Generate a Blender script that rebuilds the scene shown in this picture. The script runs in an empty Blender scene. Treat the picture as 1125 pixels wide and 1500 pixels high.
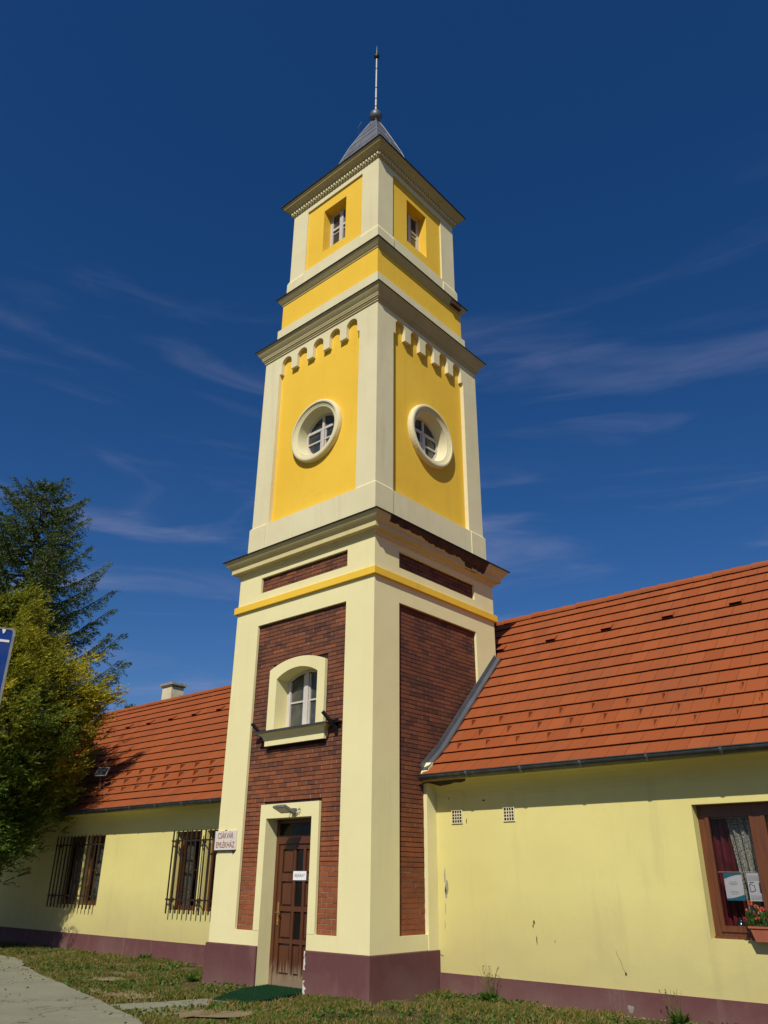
import bpy, math, random
import numpy as np
from mathutils import Vector, Matrix, noise
from mathutils.geometry import tessellate_polygon
random.seed(7)
PI = math.pi
C = bpy.context.scene.collection
SC = bpy.context.scene

# ---------------------------------------------------------------- camera
cam = bpy.data.cameras.new('camera'); camo = bpy.data.objects.new('camera', cam); C.objects.link(camo)
SC.camera = camo
yaw, pitch, roll, F = 0.720, 0.439, 0.008, 1145.877
fwd = Vector((-math.sin(yaw)*math.cos(pitch), math.cos(yaw)*math.cos(pitch), math.sin(pitch)))
rt = Vector((math.cos(yaw), math.sin(yaw), 0)); up = rt.cross(fwd)
r2 = rt*math.cos(roll)+up*math.sin(roll); u2 = -rt*math.sin(roll)+up*math.cos(roll)
m = Matrix((r2, u2, -fwd)).transposed().to_4x4(); m.translation = (9.229, -10.268, 1.044)
camo.matrix_world = m
cam.sensor_fit = 'VERTICAL'; cam.sensor_height = 36; cam.sensor_width = 27; cam.lens = 36*F/1500
cam.clip_start = .05; cam.clip_end = 2000

# ---------------------------------------------------------------- light
SUN = Vector((1.12, -2.25, 2.42)).normalized()
elev = math.asin(SUN.z); az = math.atan2(SUN.x, SUN.y)
world = bpy.data.worlds.new('World'); SC.world = world; world.use_nodes = True
nt = world.node_tree; nt.nodes.clear()
def wn(t, **k):
    n = nt.nodes.new(t)
    for a, b in k.items(): setattr(n, a, b)
    return n
sky = wn('ShaderNodeTexSky', sky_type='NISHITA', sun_disc=False, sun_elevation=elev, sun_rotation=az,
         altitude=300, air_density=1.0, dust_density=0.7, ozone_density=4.0)
hsv = wn('ShaderNodeHueSaturation'); hsv.inputs['Saturation'].default_value = 1.30; hsv.inputs['Value'].default_value = 1.0
tint = wn('ShaderNodeMixRGB', blend_type='MULTIPLY'); tint.inputs[0].default_value = 1; tint.inputs[2].default_value = (1.04, .965, 1.05, 1)
nt.links.new(sky.outputs[0], tint.inputs[1]); nt.links.new(tint.outputs[0], hsv.inputs['Color'])
tc = wn('ShaderNodeTexCoord')
mp = wn('ShaderNodeMapping'); mp.inputs['Rotation'].default_value = (0.15, 0.28, 0.5); mp.inputs['Scale'].default_value = (1.2, 2.0, 9.0)
nt.links.new(tc.outputs['Generated'], mp.inputs[0])
nz = wn('ShaderNodeTexNoise'); nz.inputs['Scale'].default_value = 1.5; nz.inputs['Detail'].default_value = 6; nz.inputs['Roughness'].default_value = .55; nz.inputs['Distortion'].default_value = .9
nt.links.new(mp.outputs[0], nz.inputs[0])
cr = wn('ShaderNodeMapRange'); cr.inputs['From Min'].default_value = .47; cr.inputs['From Max'].default_value = .85; cr.inputs['To Max'].default_value = .8; cr.interpolation_type = 'SMOOTHSTEP'
nt.links.new(nz.outputs[0], cr.inputs[0])
sep = wn('ShaderNodeSeparateXYZ'); nt.links.new(tc.outputs['Generated'], sep.inputs[0])
fl = wn('ShaderNodeMapRange'); fl.inputs['From Min'].default_value = .72; fl.inputs['From Max'].default_value = .30; fl.inputs['To Min'].default_value = 0.0
nt.links.new(sep.outputs['Z'], fl.inputs[0])
mu = wn('ShaderNodeMath', operation='MULTIPLY'); nt.links.new(cr.outputs[0], mu.inputs[0]); nt.links.new(fl.outputs[0], mu.inputs[1])
mx = wn('ShaderNodeMixRGB'); nt.links.new(mu.outputs[0], mx.inputs[0]); nt.links.new(hsv.outputs[0], mx.inputs[1])
mx.inputs[2].default_value = (3.8, 4.2, 6.6, 1)
bg = wn('ShaderNodeBackground'); bg.inputs[1].default_value = 0.070
nt.links.new(mx.outputs[0], bg.inputs[0])
wo = wn('ShaderNodeOutputWorld'); nt.links.new(bg.outputs[0], wo.inputs[0])
sl = bpy.data.lights.new('sun', 'SUN'); sl.energy = 4.5; sl.angle = math.radians(.55); sl.color = (1, .93, .80)
so = bpy.data.objects.new('sun', sl); C.objects.link(so); so.rotation_euler = SUN.to_track_quat('Z', 'Y').to_euler(); so.location = (20, -40, 50)
SC.view_settings.view_transform = 'Standard'; SC.view_settings.look = 'None'; SC.view_settings.gamma = 1
SC.view_settings.use_curve_mapping = False; SC.view_settings.exposure = 0.0

# ---------------------------------------------------------------- builder
ORG = {}
class MB:
    def __init__(s): s.v = []; s.f = []; s.c = []; s.smooth = []
    def face(s, pts, col=.5, sm=False):
        n = len(s.v); s.v += [tuple(p) for p in pts]; s.f.append(tuple(range(n, n+len(pts)))); s.c.append(col); s.smooth.append(sm)
    def mesh(s, vs, fs, col=.5, sm=False):
        n = len(s.v); s.v += [tuple(p) for p in vs]
        for f in fs: s.f.append(tuple(i+n for i in f)); s.c.append(col); s.smooth.append(sm)
    def box(s, x0, x1, y0, y1, z0, z1, col=.5):
        v = [(x0,y0,z0),(x1,y0,z0),(x1,y1,z0),(x0,y1,z0),(x0,y0,z1),(x1,y0,z1),(x1,y1,z1),(x0,y1,z1)]
        s.mesh(v, [(0,3,2,1),(4,5,6,7),(0,1,5,4),(1,2,6,5),(2,3,7,6),(3,0,4,7)], col)
    def hexa(s, v, col=.5):
        s.mesh(v, [(0,3,2,1),(4,5,6,7),(0,1,5,4),(1,2,6,5),(2,3,7,6),(3,0,4,7)], col)
    def fbox(s, T, u0, u1, d0, d1, z0, z1, col=.5):   # box in face coordinates
        s.hexa([T(u0,d1,z0),T(u1,d1,z0),T(u1,d0,z0),T(u0,d0,z0),T(u0,d1,z1),T(u1,d1,z1),T(u1,d0,z1),T(u0,d0,z1)], col)
    def tube(s, pts, r, n=8, col=.5, cap=True, sm=True):
        pts = [Vector(p) for p in pts]; rs = r if isinstance(r, (list, tuple)) else [r]*len(pts)
        rings = []; ref = None
        for i, p in enumerate(pts):
            t = (pts[min(i+1, len(pts)-1)]-pts[max(i-1, 0)]).normalized()
            if ref is None: ref = Vector((0,0,1)) if abs(t.z) < .9 else Vector((1,0,0))
            a = t.cross(ref).normalized(); b = t.cross(a).normalized(); ref = -b if False else ref
            rings.append([p+(a*math.cos(2*PI*k/n)+b*math.sin(2*PI*k/n))*rs[i] for k in range(n)])
        vs = [q for R in rings for q in R]; fs = []
        for i in range(len(pts)-1):
            for k in range(n): fs.append((i*n+k, i*n+(k+1)%n, (i+1)*n+(k+1)%n, (i+1)*n+k))
        s.mesh(vs, fs, col, sm)
        if cap: s.face(rings[0][::-1], col); s.face(rings[-1], col)
    def lathe(s, c, prof, n=24, col=.5, sm=True):     # prof [(r,z)]
        vs = []; fs = []
        for r, z in prof:
            for k in range(n): vs.append((c[0]+r*math.cos(2*PI*k/n), c[1]+r*math.sin(2*PI*k/n), c[2]+z))
        for i in range(len(prof)-1):
            for k in range(n): fs.append((i*n+k, i*n+(k+1)%n, (i+1)*n+(k+1)%n, (i+1)*n+k))
        s.mesh(vs, fs, col, sm)
    def sheet(s, M, outer, holes=(), col=.5):          # M(a,b)->xyz
        loops = [[Vector((a, b, 0)) for a, b in outer]]+[[Vector((a, b, 0)) for a, b in h] for h in holes]
        flat = [p for l in loops for p in l]
        tris = tessellate_polygon(loops)
        vs = [M(p.x, p.y) for p in flat]; n = len(s.v); s.v += [tuple(v) for v in vs]
        for t in tris:
            a, b, c_ = [flat[i] for i in t]
            if (b-a).cross(c_-a).z < 0: t = (t[0], t[2], t[1])
            s.f.append(tuple(i+n for i in t)); s.c.append(col); s.smooth.append(False)
    def reveal(s, M0, M1, loop, col=.5, close=True, sm=False):
        n = len(loop)
        for i in range(n if close else n-1):
            a, b = loop[i], loop[(i+1) % n]
            s.face([M0(*a), M1(*a), M1(*b), M0(*b)], col, sm)
def rect(a0, a1, b0, b1): return [(a0,b0),(a1,b0),(a1,b1),(a0,b1)]

def tag(o, label, cat, group=None):
    o['label'] = label; o['category'] = cat
    if group: o['group'] = group
    return o
def obj(name, mb, mat, parent=None, loc=None, weld=False, label=None):
    me = bpy.data.meshes.new(name)
    org = ORG[parent.name] if parent else Vector(loc if loc is not None else (0,0,0))
    v = np.array(mb.v, dtype=np.float64).reshape(-1, 3)-np.array(org)
    me.from_pydata(v.tolist(), [], mb.f)
    me.update()
    # box-projected uv in metres
    uv = me.uv_layers.new(name='UVMap'); nl = len(me.loops)
    vi = np.zeros(nl, dtype=np.int32); me.loops.foreach_get('vertex_index', vi)
    npoly = len(me.polygons); nor = np.zeros(npoly*3); me.polygons.foreach_get('normal', nor); nor = np.abs(nor.reshape(-1, 3))
    lt = np.zeros(npoly, dtype=np.int32); me.polygons.foreach_get('loop_total', lt)
    N = np.repeat(nor, lt, axis=0); P = np.array(mb.v)[vi]
    U = np.where(N[:,2] > .75, P[:,0], np.where(N[:,1] >= N[:,0], P[:,0], P[:,1]+50.)); W = np.where(N[:,2] > .75, P[:,1], P[:,2])
    uv.data.foreach_set('uv', np.stack([U, W], 1).ravel())
    ca = me.color_attributes.new('col', 'FLOAT_COLOR', 'CORNER')
    cc = np.repeat(np.array([c if isinstance(c, tuple) else (c, c, c) for c in mb.c]), lt, axis=0)
    ca.data.foreach_set('color', np.concatenate([cc, np.ones((nl, 1))], 1).ravel())
    me.polygons.foreach_set('use_smooth', mb.smooth)
    o = bpy.data.objects.new(name, me); C.objects.link(o)
    me.materials.append(mat)
    if parent: o.parent = parent; ORG[o.name] = org
    else: o.location = org; ORG[o.name] = org
    if label: o['label'] = label
    return o
def thing(name, label, cat, loc, group=None):
    o = bpy.data.objects.new(name, None); C.objects.link(o); o.location = loc; ORG[o.name] = Vector(loc)
    o.empty_display_size = .3
    return tag(o, label, cat, group)
def struct(name, mb, mat):
    o = obj(name, mb, mat); o['kind'] = 'structure'; return o

# ---------------------------------------------------------------- materials
def newmat(name):
    mt = bpy.data.materials.new(name); mt.use_nodes = True; n = mt.node_tree; b = n.nodes['Principled BSDF']
    return mt, n, b
def N(n, t, **k):
    x = n.nodes.new(t)
    for a, b in k.items(): setattr(x, a, b)
    return x
def ns(n, vec, scale, detail=4, rough=.55, dist=0.):
    t = N(n, 'ShaderNodeTexNoise'); t.inputs['Scale'].default_value = scale; t.inputs['Detail'].default_value = detail
    t.inputs['Roughness'].default_value = rough; t.inputs['Distortion'].default_value = dist
    if vec is not None: n.links.new(vec, t.inputs['Vector'])
    return t.outputs[0]
def rng(n, v, a, b, c=0., d=1.):
    t = N(n, 'ShaderNodeMapRange'); n.links.new(v, t.inputs[0])
    for i, x in zip((1,2,3,4), (a,b,c,d)): t.inputs[i].default_value = x
    return t.outputs[0]
def mixc(n, f, a, b, mode='MIX'):
    t = N(n, 'ShaderNodeMixRGB', blend_type=mode)
    for i, x in zip((0,1,2), (f,a,b)):
        if isinstance(x, (int, float)): t.inputs[i].default_value = x
        elif isinstance(x, tuple): t.inputs[i].default_value = (*x, 1) if len(x) == 3 else x
        else: n.links.new(x, t.inputs[i])
    return t.outputs[0]
def mth(n, op, a, b=None):
    t = N(n, 'ShaderNodeMath', operation=op)
    for i, x in enumerate((a, b)):
        if x is None: continue
        if isinstance(x, (int, float)): t.inputs[i].default_value = x
        else: n.links.new(x, t.inputs[i])
    return t.outputs[0]
def pos(n): return N(n, 'ShaderNodeNewGeometry').outputs['Position']
def mapv(n, v, sc):
    t = N(n, 'ShaderNodeMapping'); t.inputs['Scale'].default_value = sc; n.links.new(v, t.inputs[0]); return t.outputs[0]
def bump(n, b, h, strength=.3, dist=.01):
    t = N(n, 'ShaderNodeBump'); t.inputs['Strength'].default_value = strength; t.inputs['Distance'].default_value = dist
    n.links.new(h, t.inputs['Height']); n.links.new(t.outputs[0], b.inputs['Normal'])
def attr(n):
    a = N(n, 'ShaderNodeVertexColor'); a.layer_name = 'col'; return a.outputs[0]

def plaster(name, base, alt, stain=(.30,.25,.14), amount=.35, streak=.3, lo=None):
    mt, n, b = newmat(name); p = pos(n)
    big = ns(n, p, .45, 5, .6); col = mixc(n, rng(n, big, .35, .68), base, alt)
    med = ns(n, p, 3.0, 6, .65); col = mixc(n, rng(n, med, .50, .85, 0, .35), col, alt)
    st = ns(n, mapv(n, p, (2.2, 2.2, .22)), 1.6, 6, .6, .3)          # rain streaks
    col = mixc(n, rng(n, st, .56, .80, 0, streak), col, stain)
    bl = ns(n, p, 1.1, 8, .72, .4); col = mixc(n, rng(n, bl, .60, .82, 0, amount), col, stain)
    sp = ns(n, p, 22, 3, .6); col = mixc(n, rng(n, sp, .70, .80, 0, .35), col, stain)
    if lo:   # damp zone near the ground
        z = N(n, 'ShaderNodeSeparateXYZ'); n.links.new(p, z.inputs[0])
        zz = mth(n, 'ADD', z.outputs[2], rng(n, ns(n, p, .9, 6, .65), 0, 1, -.9, .9))
        col = mixc(n, rng(n, zz, lo, lo-1.0, 0, .5), col, stain)
    n.links.new(col, b.inputs['Base Color']); b.inputs['Roughness'].default_value = .88
    b.inputs['Specular IOR Level'].default_value = .25
    h = mth(n, 'ADD', ns(n, p, 55, 4, .7), mth(n, 'MULTIPLY', ns(n, p, 2.2, 4, .5), 2.2)); bump(n, b, h, .17, .022)
    return mt
def simple(name, col, rough=.5, metal=0., var=.25, scale=8, bs=.1, alt=None, spec=.5):
    mt, n, b = newmat(name); p = pos(n)
    a = alt or tuple(c*(1-var*1.6) for c in col)
    c = mixc(n, rng(n, ns(n, p, scale, 6, .65), .35, .70), col, a)
    n.links.new(c, b.inputs['Base Color']); b.inputs['Roughness'].default_value = rough; b.inputs['Metallic'].default_value = metal
    b.inputs['Specular IOR Level'].default_value = spec
    n.links.new(rng(n, ns(n, p, scale*2, 4), .3, .7, max(rough-.12, .03), min(rough+.15, 1)), b.inputs['Roughness'])
    if bs: bump(n, b, ns(n, p, scale*5, 4, .6), bs, .01)
    return mt

M = {}
M['cream'] = plaster('cream_plaster', (.755,.70,.385), (.70,.64,.345), (.42,.36,.20), .22, .16)
M['cream_up'] = plaster('pale_cream_plaster', (.70,.65,.415), (.62,.57,.355), (.36,.31,.20), .26, .30)
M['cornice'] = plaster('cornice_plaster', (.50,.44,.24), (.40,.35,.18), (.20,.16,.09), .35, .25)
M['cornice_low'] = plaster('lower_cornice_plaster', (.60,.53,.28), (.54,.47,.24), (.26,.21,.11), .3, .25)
M['yellow'] = plaster('ochre_yellow_plaster', (.80,.525,.055), (.74,.46,.040), (.46,.27,.04), .28, .22)
M['house'] = plaster('house_yellow_plaster', (.675,.615,.238), (.60,.54,.205), (.38,.32,.16), .55, .32, lo=.85)
M['plinth'] = plaster('plum_plinth_paint', (.105,.040,.043), (.135,.056,.056), (.27,.19,.15), .45, .4, lo=-.25)
def brickmat(name, lowred=True):
    mt, n, b = newmat(name); p = pos(n); a = attr(n)
    sp = N(n, 'ShaderNodeSeparateColor'); n.links.new(a, sp.inputs[0])
    r = N(n, 'ShaderNodeValToRGB'); n.links.new(sp.outputs[0], r.inputs[0]); e = r.color_ramp.elements
    e[0].position = 0; e[0].color = (.085,.038,.030,1); e[1].position = 1; e[1].color = (.32,.105,.038,1)
    x = r.color_ramp.elements.new(.5); x.color = (.160,.060,.034,1); x = r.color_ramp.elements.new(.86); x.color = (.205,.074,.036,1)
    z = N(n, 'ShaderNodeSeparateXYZ'); n.links.new(p, z.inputs[0])
    hi = rng(n, mth(n, 'ADD', z.outputs[2], rng(n, ns(n, p, 1.0, 5), 0, 1, -1.4, 1.4)), 1.2, 3.4, 0, 1)
    front = N(n, 'ShaderNodeNewGeometry')
    low = mixc(n, .42, r.outputs[0], (.42,.115,.03), 'MIX'); col = mixc(n, hi, low, r.outputs[0])
    # dark patches of soot and grime scattered over every brick panel
    soot = rng(n, ns(n, mapv(n, p, (1,1,.6)), 1.1, 6, .65, .3),   .48, .72, 0, .55); col = mixc(n, soot, col, (.055,.032,.028))
    col = mixc(n, rng(n, ns(n, p, 30, 4, .7), .45, .75, 0, .4), col, (.07,.04,.03))
    col = mixc(n, rng(n, ns(n, p, 9, 5, .7), .66, .76, 0, .40), col, (.36,.26,.17))
    n.links.new(col, b.inputs['Base Color']); b.inputs['Roughness'].default_value = .9; b.inputs['Specular IOR Level'].default_value = .2
    bump(n, b, ns(n, p, 60, 5, .7), .5, .01)
    return mt
M['brick'] = brickmat('old_brick')
M['mortar'] = simple('lime_mortar', (.36,.27,.20), .95, 0, .4, 12, .3, spec=.1)
M['mortar_deep'] = simple('raked_joint', (.05,.03,.025), .95, 0, .3, 12, .3, spec=.1)
M['rawbrick'] = simple('exposed_dark_brick', (.090,.060,.042), .95, 0, .6, 7, .8, alt=(.05,.03,.026), spec=.1)
def tilemat():
    mt, n, b = newmat('terracotta_roof_tile'); p = pos(n); a = attr(n)
    sp = N(n, 'ShaderNodeSeparateColor'); n.links.new(a, sp.inputs[0])
    r = N(n, 'ShaderNodeValToRGB'); n.links.new(sp.outputs[0], r.inputs[0]); e = r.color_ramp.elements
    e[0].position = 0; e[0].color = (.240,.058,.014,1); e[1].position = 1; e[1].color = (.300,.078,.020,1)
    x = r.color_ramp.elements.new(.45); x.color = (.275,.067,.016,1)
    col = mixc(n, rng(n, ns(n, p, .8, 6, .7), .46, .72, 0, .55), r.outputs[0], (.19,.060,.024))
    col = mixc(n, rng(n, ns(n, mapv(n, p, (6, 1, 1)), 3, 5, .7), .55, .8, 0, .45), col, (.15,.052,.026))
    col = mixc(n, rng(n, ns(n, p, 14, 5, .75), .62, .76, 0, .4), col, (.34,.13,.06))
    n.links.new(col, b.inputs['Base Color']); b.inputs['Roughness'].default_value = .8; b.inputs['Specular IOR Level'].default_value = .3
    bump(n, b, ns(n, p, 90, 4, .7), .3, .008)
    return mt
M['tile'] = tilemat()
M['dark'] = simple('dark_underlay', (.012,.010,.009), .95, bs=0, spec=.1)
M['zinc'] = simple('grey_zinc', (.20,.215,.24), .42, .55, .25, 3, .05)
M['zinc_dark'] = simple('dark_painted_steel_gutter', (.075,.085,.085), .38, .3, .35, 6, .05)
M['edge'] = simple('dark_sheet_edge', (.035,.034,.034), .5, .4, .3, 6, 0)
def roofmetal():
    mt, n, b = newmat('spire_sheet_metal'); p = pos(n)
    c = mixc(n, rng(n, ns(n, p, 2.5, 5), .35, .7), (.19,.20,.225), (.135,.143,.165))
    a = attr(n); c = mixc(n, .3, c, a, 'OVERLAY')
    n.links.new(c, b.inputs['Base Color']); b.inputs['Roughness'].default_value = .5; b.inputs['Metallic'].default_value = .3
    bump(n, b, ns(n, p, 5, 3), .2, .02)
    return mt
M['spire'] = roofmetal()
M['white'] = simple('weathered_white_paint', (.54,.52,.49), .5, 0, .25, 14, .15, alt=(.50,.46,.40))
M['stone_w'] = simple('white_marble', (.66,.62,.56), .4, 0, .12, 5, .05, alt=(.58,.53,.47))
M['letter'] = simple('faded_red_lettering', (.30,.10,.07), .6, 0, .2, 30, 0)
M['paper'] = simple('white_paper', (.78,.79,.80), .6, 0, .04, 10, 0)
M['ink'] = simple('grey_ink', (.10,.12,.13), .6, 0, .05, 10, 0)
M['teal'] = simple('teal_print', (.02,.20,.30), .5, 0, .05, 10, 0)
M['black'] = simple('black_iron', (.012,.012,.013), .45, .3, .3, 12, .1)
M['bar'] = simple('brown_painted_iron', (.050,.032,.020), .5, .2, .3, 20, .1)
M['brass'] = simple('worn_brass', (.55,.36,.12), .35, .8, .2, 20, 0)
M['lampmetal'] = simple('grey_lamp_housing', (.22,.22,.21), .4, .5, .2, 15, 0)
M['lampglass'] = simple('lamp_lens', (.55,.56,.50), .15, 0, .1, 15, 0)
M['conc'] = simple('chimney_render', (.66,.60,.42), .9, 0, .35, 3, .3, alt=(.42,.36,.25))
M['concgrey'] = simple('grey_concrete_cap', (.33,.31,.25), .9, 0, .35, 4, .3)
M['pot'] = simple('terracotta_pot', (.36,.105,.055), .6, 0, .15, 9, .05)
M['grille'] = simple('cream_vent_plastic', (.72,.66,.42), .5, 0, .15, 9, 0)
M['redcloth'] = simple('red_curtain_cloth', (.22,.012,.03), .8, 0, .4, 5, .1)
M['signblue'] = simple('blue_sign_sheet', (.004,.035,.20), .35, 0, .12, 4, 0)
M['signwhite'] = simple('white_sign_sheet', (.70,.68,.68), .4, 0, .1, 8, 0)
M['signgrey'] = simple('aluminium_sign_edge', (.27,.27,.24), .45, .4, .3, 30, .1)
M['bark'] = simple('tree_bark', (.085,.062,.045), .95, 0, .5, 9, .8)
def wood(name, c1, c2, worn=None, rough=.42):
    mt, n, b = newmat(name); p = pos(n)
    g = ns(n, mapv(n, p, (14, 14, 1.1)), 2.2, 7, .65, .7)
    c = mixc(n, rng(n, g, .35, .68), c1, c2)
    if worn is not None:
        z = N(n, 'ShaderNodeSeparateXYZ'); n.links.new(p, z.inputs[0])
        zz = mth(n, 'ADD', z.outputs[2], rng(n, g, 0, 1, -.55, .45)); c = mixc(n, rng(n, zz, worn+.1, worn-.15, 0, .85), c, (.25,.19,.125))
    n.links.new(c, b.inputs['Base Color']); b.inputs['Roughness'].default_value = rough
    bump(n, b, g, .3, .01)
    return mt
M['door'] = wood('worn_brown_door_wood', (.105,.034,.014), (.065,.021,.009), -.42)
M['frame'] = wood('varnished_brown_window_wood', (.140,.045,.016), (.085,.028,.010))
def glassmat(name, tint=(.02,.025,.03), tr=.0):
    mt, n, b = newmat(name)
    if tr <= 0:
        p = pos(n); c = mixc(n, rng(n, ns(n, p, 3, 4), .4, .7), tint, tuple(t*2.2 for t in tint)); n.links.new(c, b.inputs['Base Color'])
        b.inputs['Roughness'].default_value = .06; b.inputs['Specular IOR Level'].default_value = .6
        bump(n, b, ns(n, p, 2.0, 2), .06, .02)
    else:
        out = n.nodes['Material Output']; t = N(n, 'ShaderNodeBsdfTransparent'); t.inputs[0].default_value = (tr, tr, tr, 1)
        g = N(n, 'ShaderNodeBsdfGlossy'); g.inputs['Roughness'].default_value = .02
        f = N(n, 'ShaderNodeFresnel'); f.inputs[0].default_value = 1.5; x = N(n, 'ShaderNodeMixShader')
        n.links.new(rng(n, f.outputs[0], 0, 1, .0, .45), x.inputs[0]); n.links.new(t.outputs[0], x.inputs[1]); n.links.new(g.outputs[0], x.inputs[2]); n.links.new(x.outputs[0], out.inputs[0])
    return mt
M['glass'] = glassmat('dark_window_glass'); M['glass_door'] = simple('dark_door_glass', (.010,.010,.009), .12, 0, .3, 5, 0, spec=.25); M['glass_dusty'] = glassmat('dusty_window_glass', (.045,.047,.042)); M['clear'] = glassmat('clear_window_glass', tr=.80); M['dim'] = glassmat('dim_window_glass', tr=.50)
def lace():
    mt, n, b = newmat('white_lace_curtain'); p = pos(n)
    c = mixc(n, rng(n, ns(n, p, 70, 3, .6), .42, .58), (.08,.085,.07), (.62,.62,.52)); n.links.new(c, b.inputs['Base Color']); b.inputs['Roughness'].default_value = .9
    return mt
M['lace'] = lace()
def leafmat(name, trans=.25):
    mt, n, b = newmat(name); a = attr(n); n.links.new(a, b.inputs['Base Color']); b.inputs['Roughness'].default_value = .55
    b.inputs['Specular IOR Level'].default_value = .25
    out = n.nodes['Material Output']; t = N(n, 'ShaderNodeBsdfTranslucent'); n.links.new(a, t.inputs[0])
    x = N(n, 'ShaderNodeMixShader'); x.inputs[0].default_value = trans
    n.links.new(b.outputs[0], x.inputs[1]); n.links.new(t.outputs[0], x.inputs[2]); n.links.new(x.outputs[0], out.inputs[0])
    return mt
M['leaf'] = leafmat('leaf_foliage', .35); M['needle'] = leafmat('conifer_needles', .12); M['grass'] = leafmat('grass_blades', .3)
def groundmat():
    mt, n, b = newmat('dry_lawn_soil'); p = pos(n)
    c = mixc(n, rng(n, ns(n, p, 1.3, 7, .7), .38, .62), (.060,.075,.018), (.15,.115,.045))
    c = mixc(n, rng(n, ns(n, p, .75, 6, .7, .5), .50, .64), c, (.27,.21,.115))
    c = mixc(n, rng(n, ns(n, p, 40, 4, .7), .4, .7, 0, .6), c, (.07,.055,.03))
    n.links.new(c, b.inputs['Base Color']); b.inputs['Roughness'].default_value = .95; b.inputs['Specular IOR Level'].default_value = .1
    bump(n, b, ns(n, p, 25, 6, .75), 1, .05)
    return mt
M['ground'] = groundmat()
def pathmat(name, a, bcol):
    mt, n, b = newmat(name); p = pos(n)
    c = mixc(n, rng(n, ns(n, p, 1.2, 6, .7), .35, .65), a, bcol)
    c = mixc(n, rng(n, ns(n, p, 45, 5, .8), .35, .70, 0, .5), c, tuple(x*.55 for x in a))
    c = mixc(n, rng(n, ns(n, p, 5, 6, .8), .60, .75, 0, .5), c, tuple(x*.6 for x in bcol))
    vo = N(n, 'ShaderNodeTexVoronoi', feature='DISTANCE_TO_EDGE'); vo.inputs['Scale'].default_value = .55
    wv = N(n, 'ShaderNodeVectorMath', operation='ADD'); n.links.new(p, wv.inputs[0]); nn = N(n, 'ShaderNodeTexNoise'); nn.inputs['Scale'].default_value = 2.5; nn.inputs['Detail'].default_value = 6; n.links.new(p, nn.inputs['Vector']); n.links.new(nn.outputs[1], wv.inputs[1]); n.links.new(wv.outputs[0], vo.inputs['Vector'])
    c = mixc(n, rng(n, vo.outputs['Distance'], .012, .003, 0, .75), c, (.07,.065,.045))
    n.links.new(c, b.inputs['Base Color']); b.inputs['Roughness'].default_value = .92; b.inputs['Specular IOR Level'].default_value = .15
    bump(n, b, ns(n, p, 60, 5, .75), .7, .015)
    return mt
M['path'] = pathmat('weathered_concrete', (.28,.28,.20), (.23,.225,.16)); M['sand'] = pathmat('sandy_gravel', (.30,.24,.14), (.21,.165,.09))
M['mat'] = simple('green_door_mat_fibre', (.012,.055,.022), .95, 0, .4, 30, 1, spec=.1)

# ================================================================ TOWER
CX, CY = -2.0, 2.0
def face(k):
    def T(u, d, z):
        return [(CX+u, CY-d, z), (CX+d, CY+u, z), (CX-u, CY+d, z), (CX-d, CY-u, z)][k]
    return T
GZ = -.67
tower = thing('tower', 'tall square yellow and cream tower with brick panels, round windows and a grey spire', 'tower', (-2, 2, GZ))
HOUSEZ = 1.746
def at(k, d):
    T = face(k); return lambda u, z: T(u, d, z)
def ring(mb, prof, col=.5):     # prof [(d,z)] swept round the square
    for k in range(4):
        T = face(k)
        for (d0, z0), (d1, z1) in zip(prof, prof[1:]):
            mb.face([T(-d0,d0,z0), T(d0,d0,z0), T(d1,d1,z1), T(-d1,d1,z1)], col)

# --- lower walls
w = MB(); bricks = MB(); mort = MB(); deep = MB()
ZT = 7.12
PB = (-1.28, 1.28, .21, 5.86); PU = (-1.28, 1.28, 6.58, 6.93); RD = .055
DO = (-.62, .585, GZ, 2.045)      # door opening
DS = (-.785, .765, 2.29)          # door surround
def arc_top(u0, u1, zs, zc, n=14):   # from (u1,zs) over the crown to (u0,zs)
    c = (u0+u1)/2; h = (u1-u0)/2; s = zc-zs; R = (h*h+s*s)/(2*s); zz = zc-R; a = math.asin(h/R)
    return [(c+R*math.sin(a-2*a*i/n), zz+R*math.cos(a-2*a*i/n)) for i in range(n+1)]
WS = [(-.785, 3.60), (.785, 3.60)]+arc_top(-.785, .785, 4.83, 4.99)     # window surround outline
WO = [(-.565, 3.60), (.585, 3.60)]+arc_top(-.565, .585, 4.63, 4.79)     # window opening
for k in range(4):
    S = at(k, 2.0); S1 = at(k, 2.0-RD)
    up_h = rect(*PU)
    if k == 0:
        w.sheet(S, rect(-2, PB[0], .21, PB[3])); w.sheet(S, rect(PB[1], 2, .21, PB[3])); w.sheet(S, rect(-2, 2, PB[3], ZT), [up_h])
        w.sheet(S, rect(-2, DO[0], GZ, .21)); w.sheet(S, rect(DO[1], 2, GZ, .21))
        # surround of the door: jambs and head
        w.sheet(S, [(DS[0], .214), (DO[0], .214), (DO[0], DO[3]), (DO[1], DO[3]), (DO[1], .214), (DS[1], .214), (DS[1], DS[2]), (DS[0], DS[2])])
        w.reveal(S, S1, [(DS[1], .21), (DS[1], DS[2]), (DS[0], DS[2]), (DS[0], .21)], close=False)
        w.reveal(S, at(0, 1.68), [(DO[0], GZ), (DO[0], DO[3]), (DO[1], DO[3]), (DO[1], GZ)], close=False)
        w.sheet(at(0, 2.012), WS, [WO]); w.reveal(at(0, 2.012), S1, WS); w.reveal(at(0, 2.012), at(0, 1.66), WO)
    else:
        w.sheet(S, rect(-2, 2, GZ, ZT), [rect(*PB), up_h])
    if k == 0:
        w.reveal(S, S1, [(DS[0],PB[2]),(PB[0],PB[2]),(PB[0],PB[3]),(PB[1],PB[3]),(PB[1],PB[2]),(DS[1],PB[2])], close=False)
    else: w.reveal(S, S1, rect(*PB))
    w.reveal(S, S1, up_h)
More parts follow.
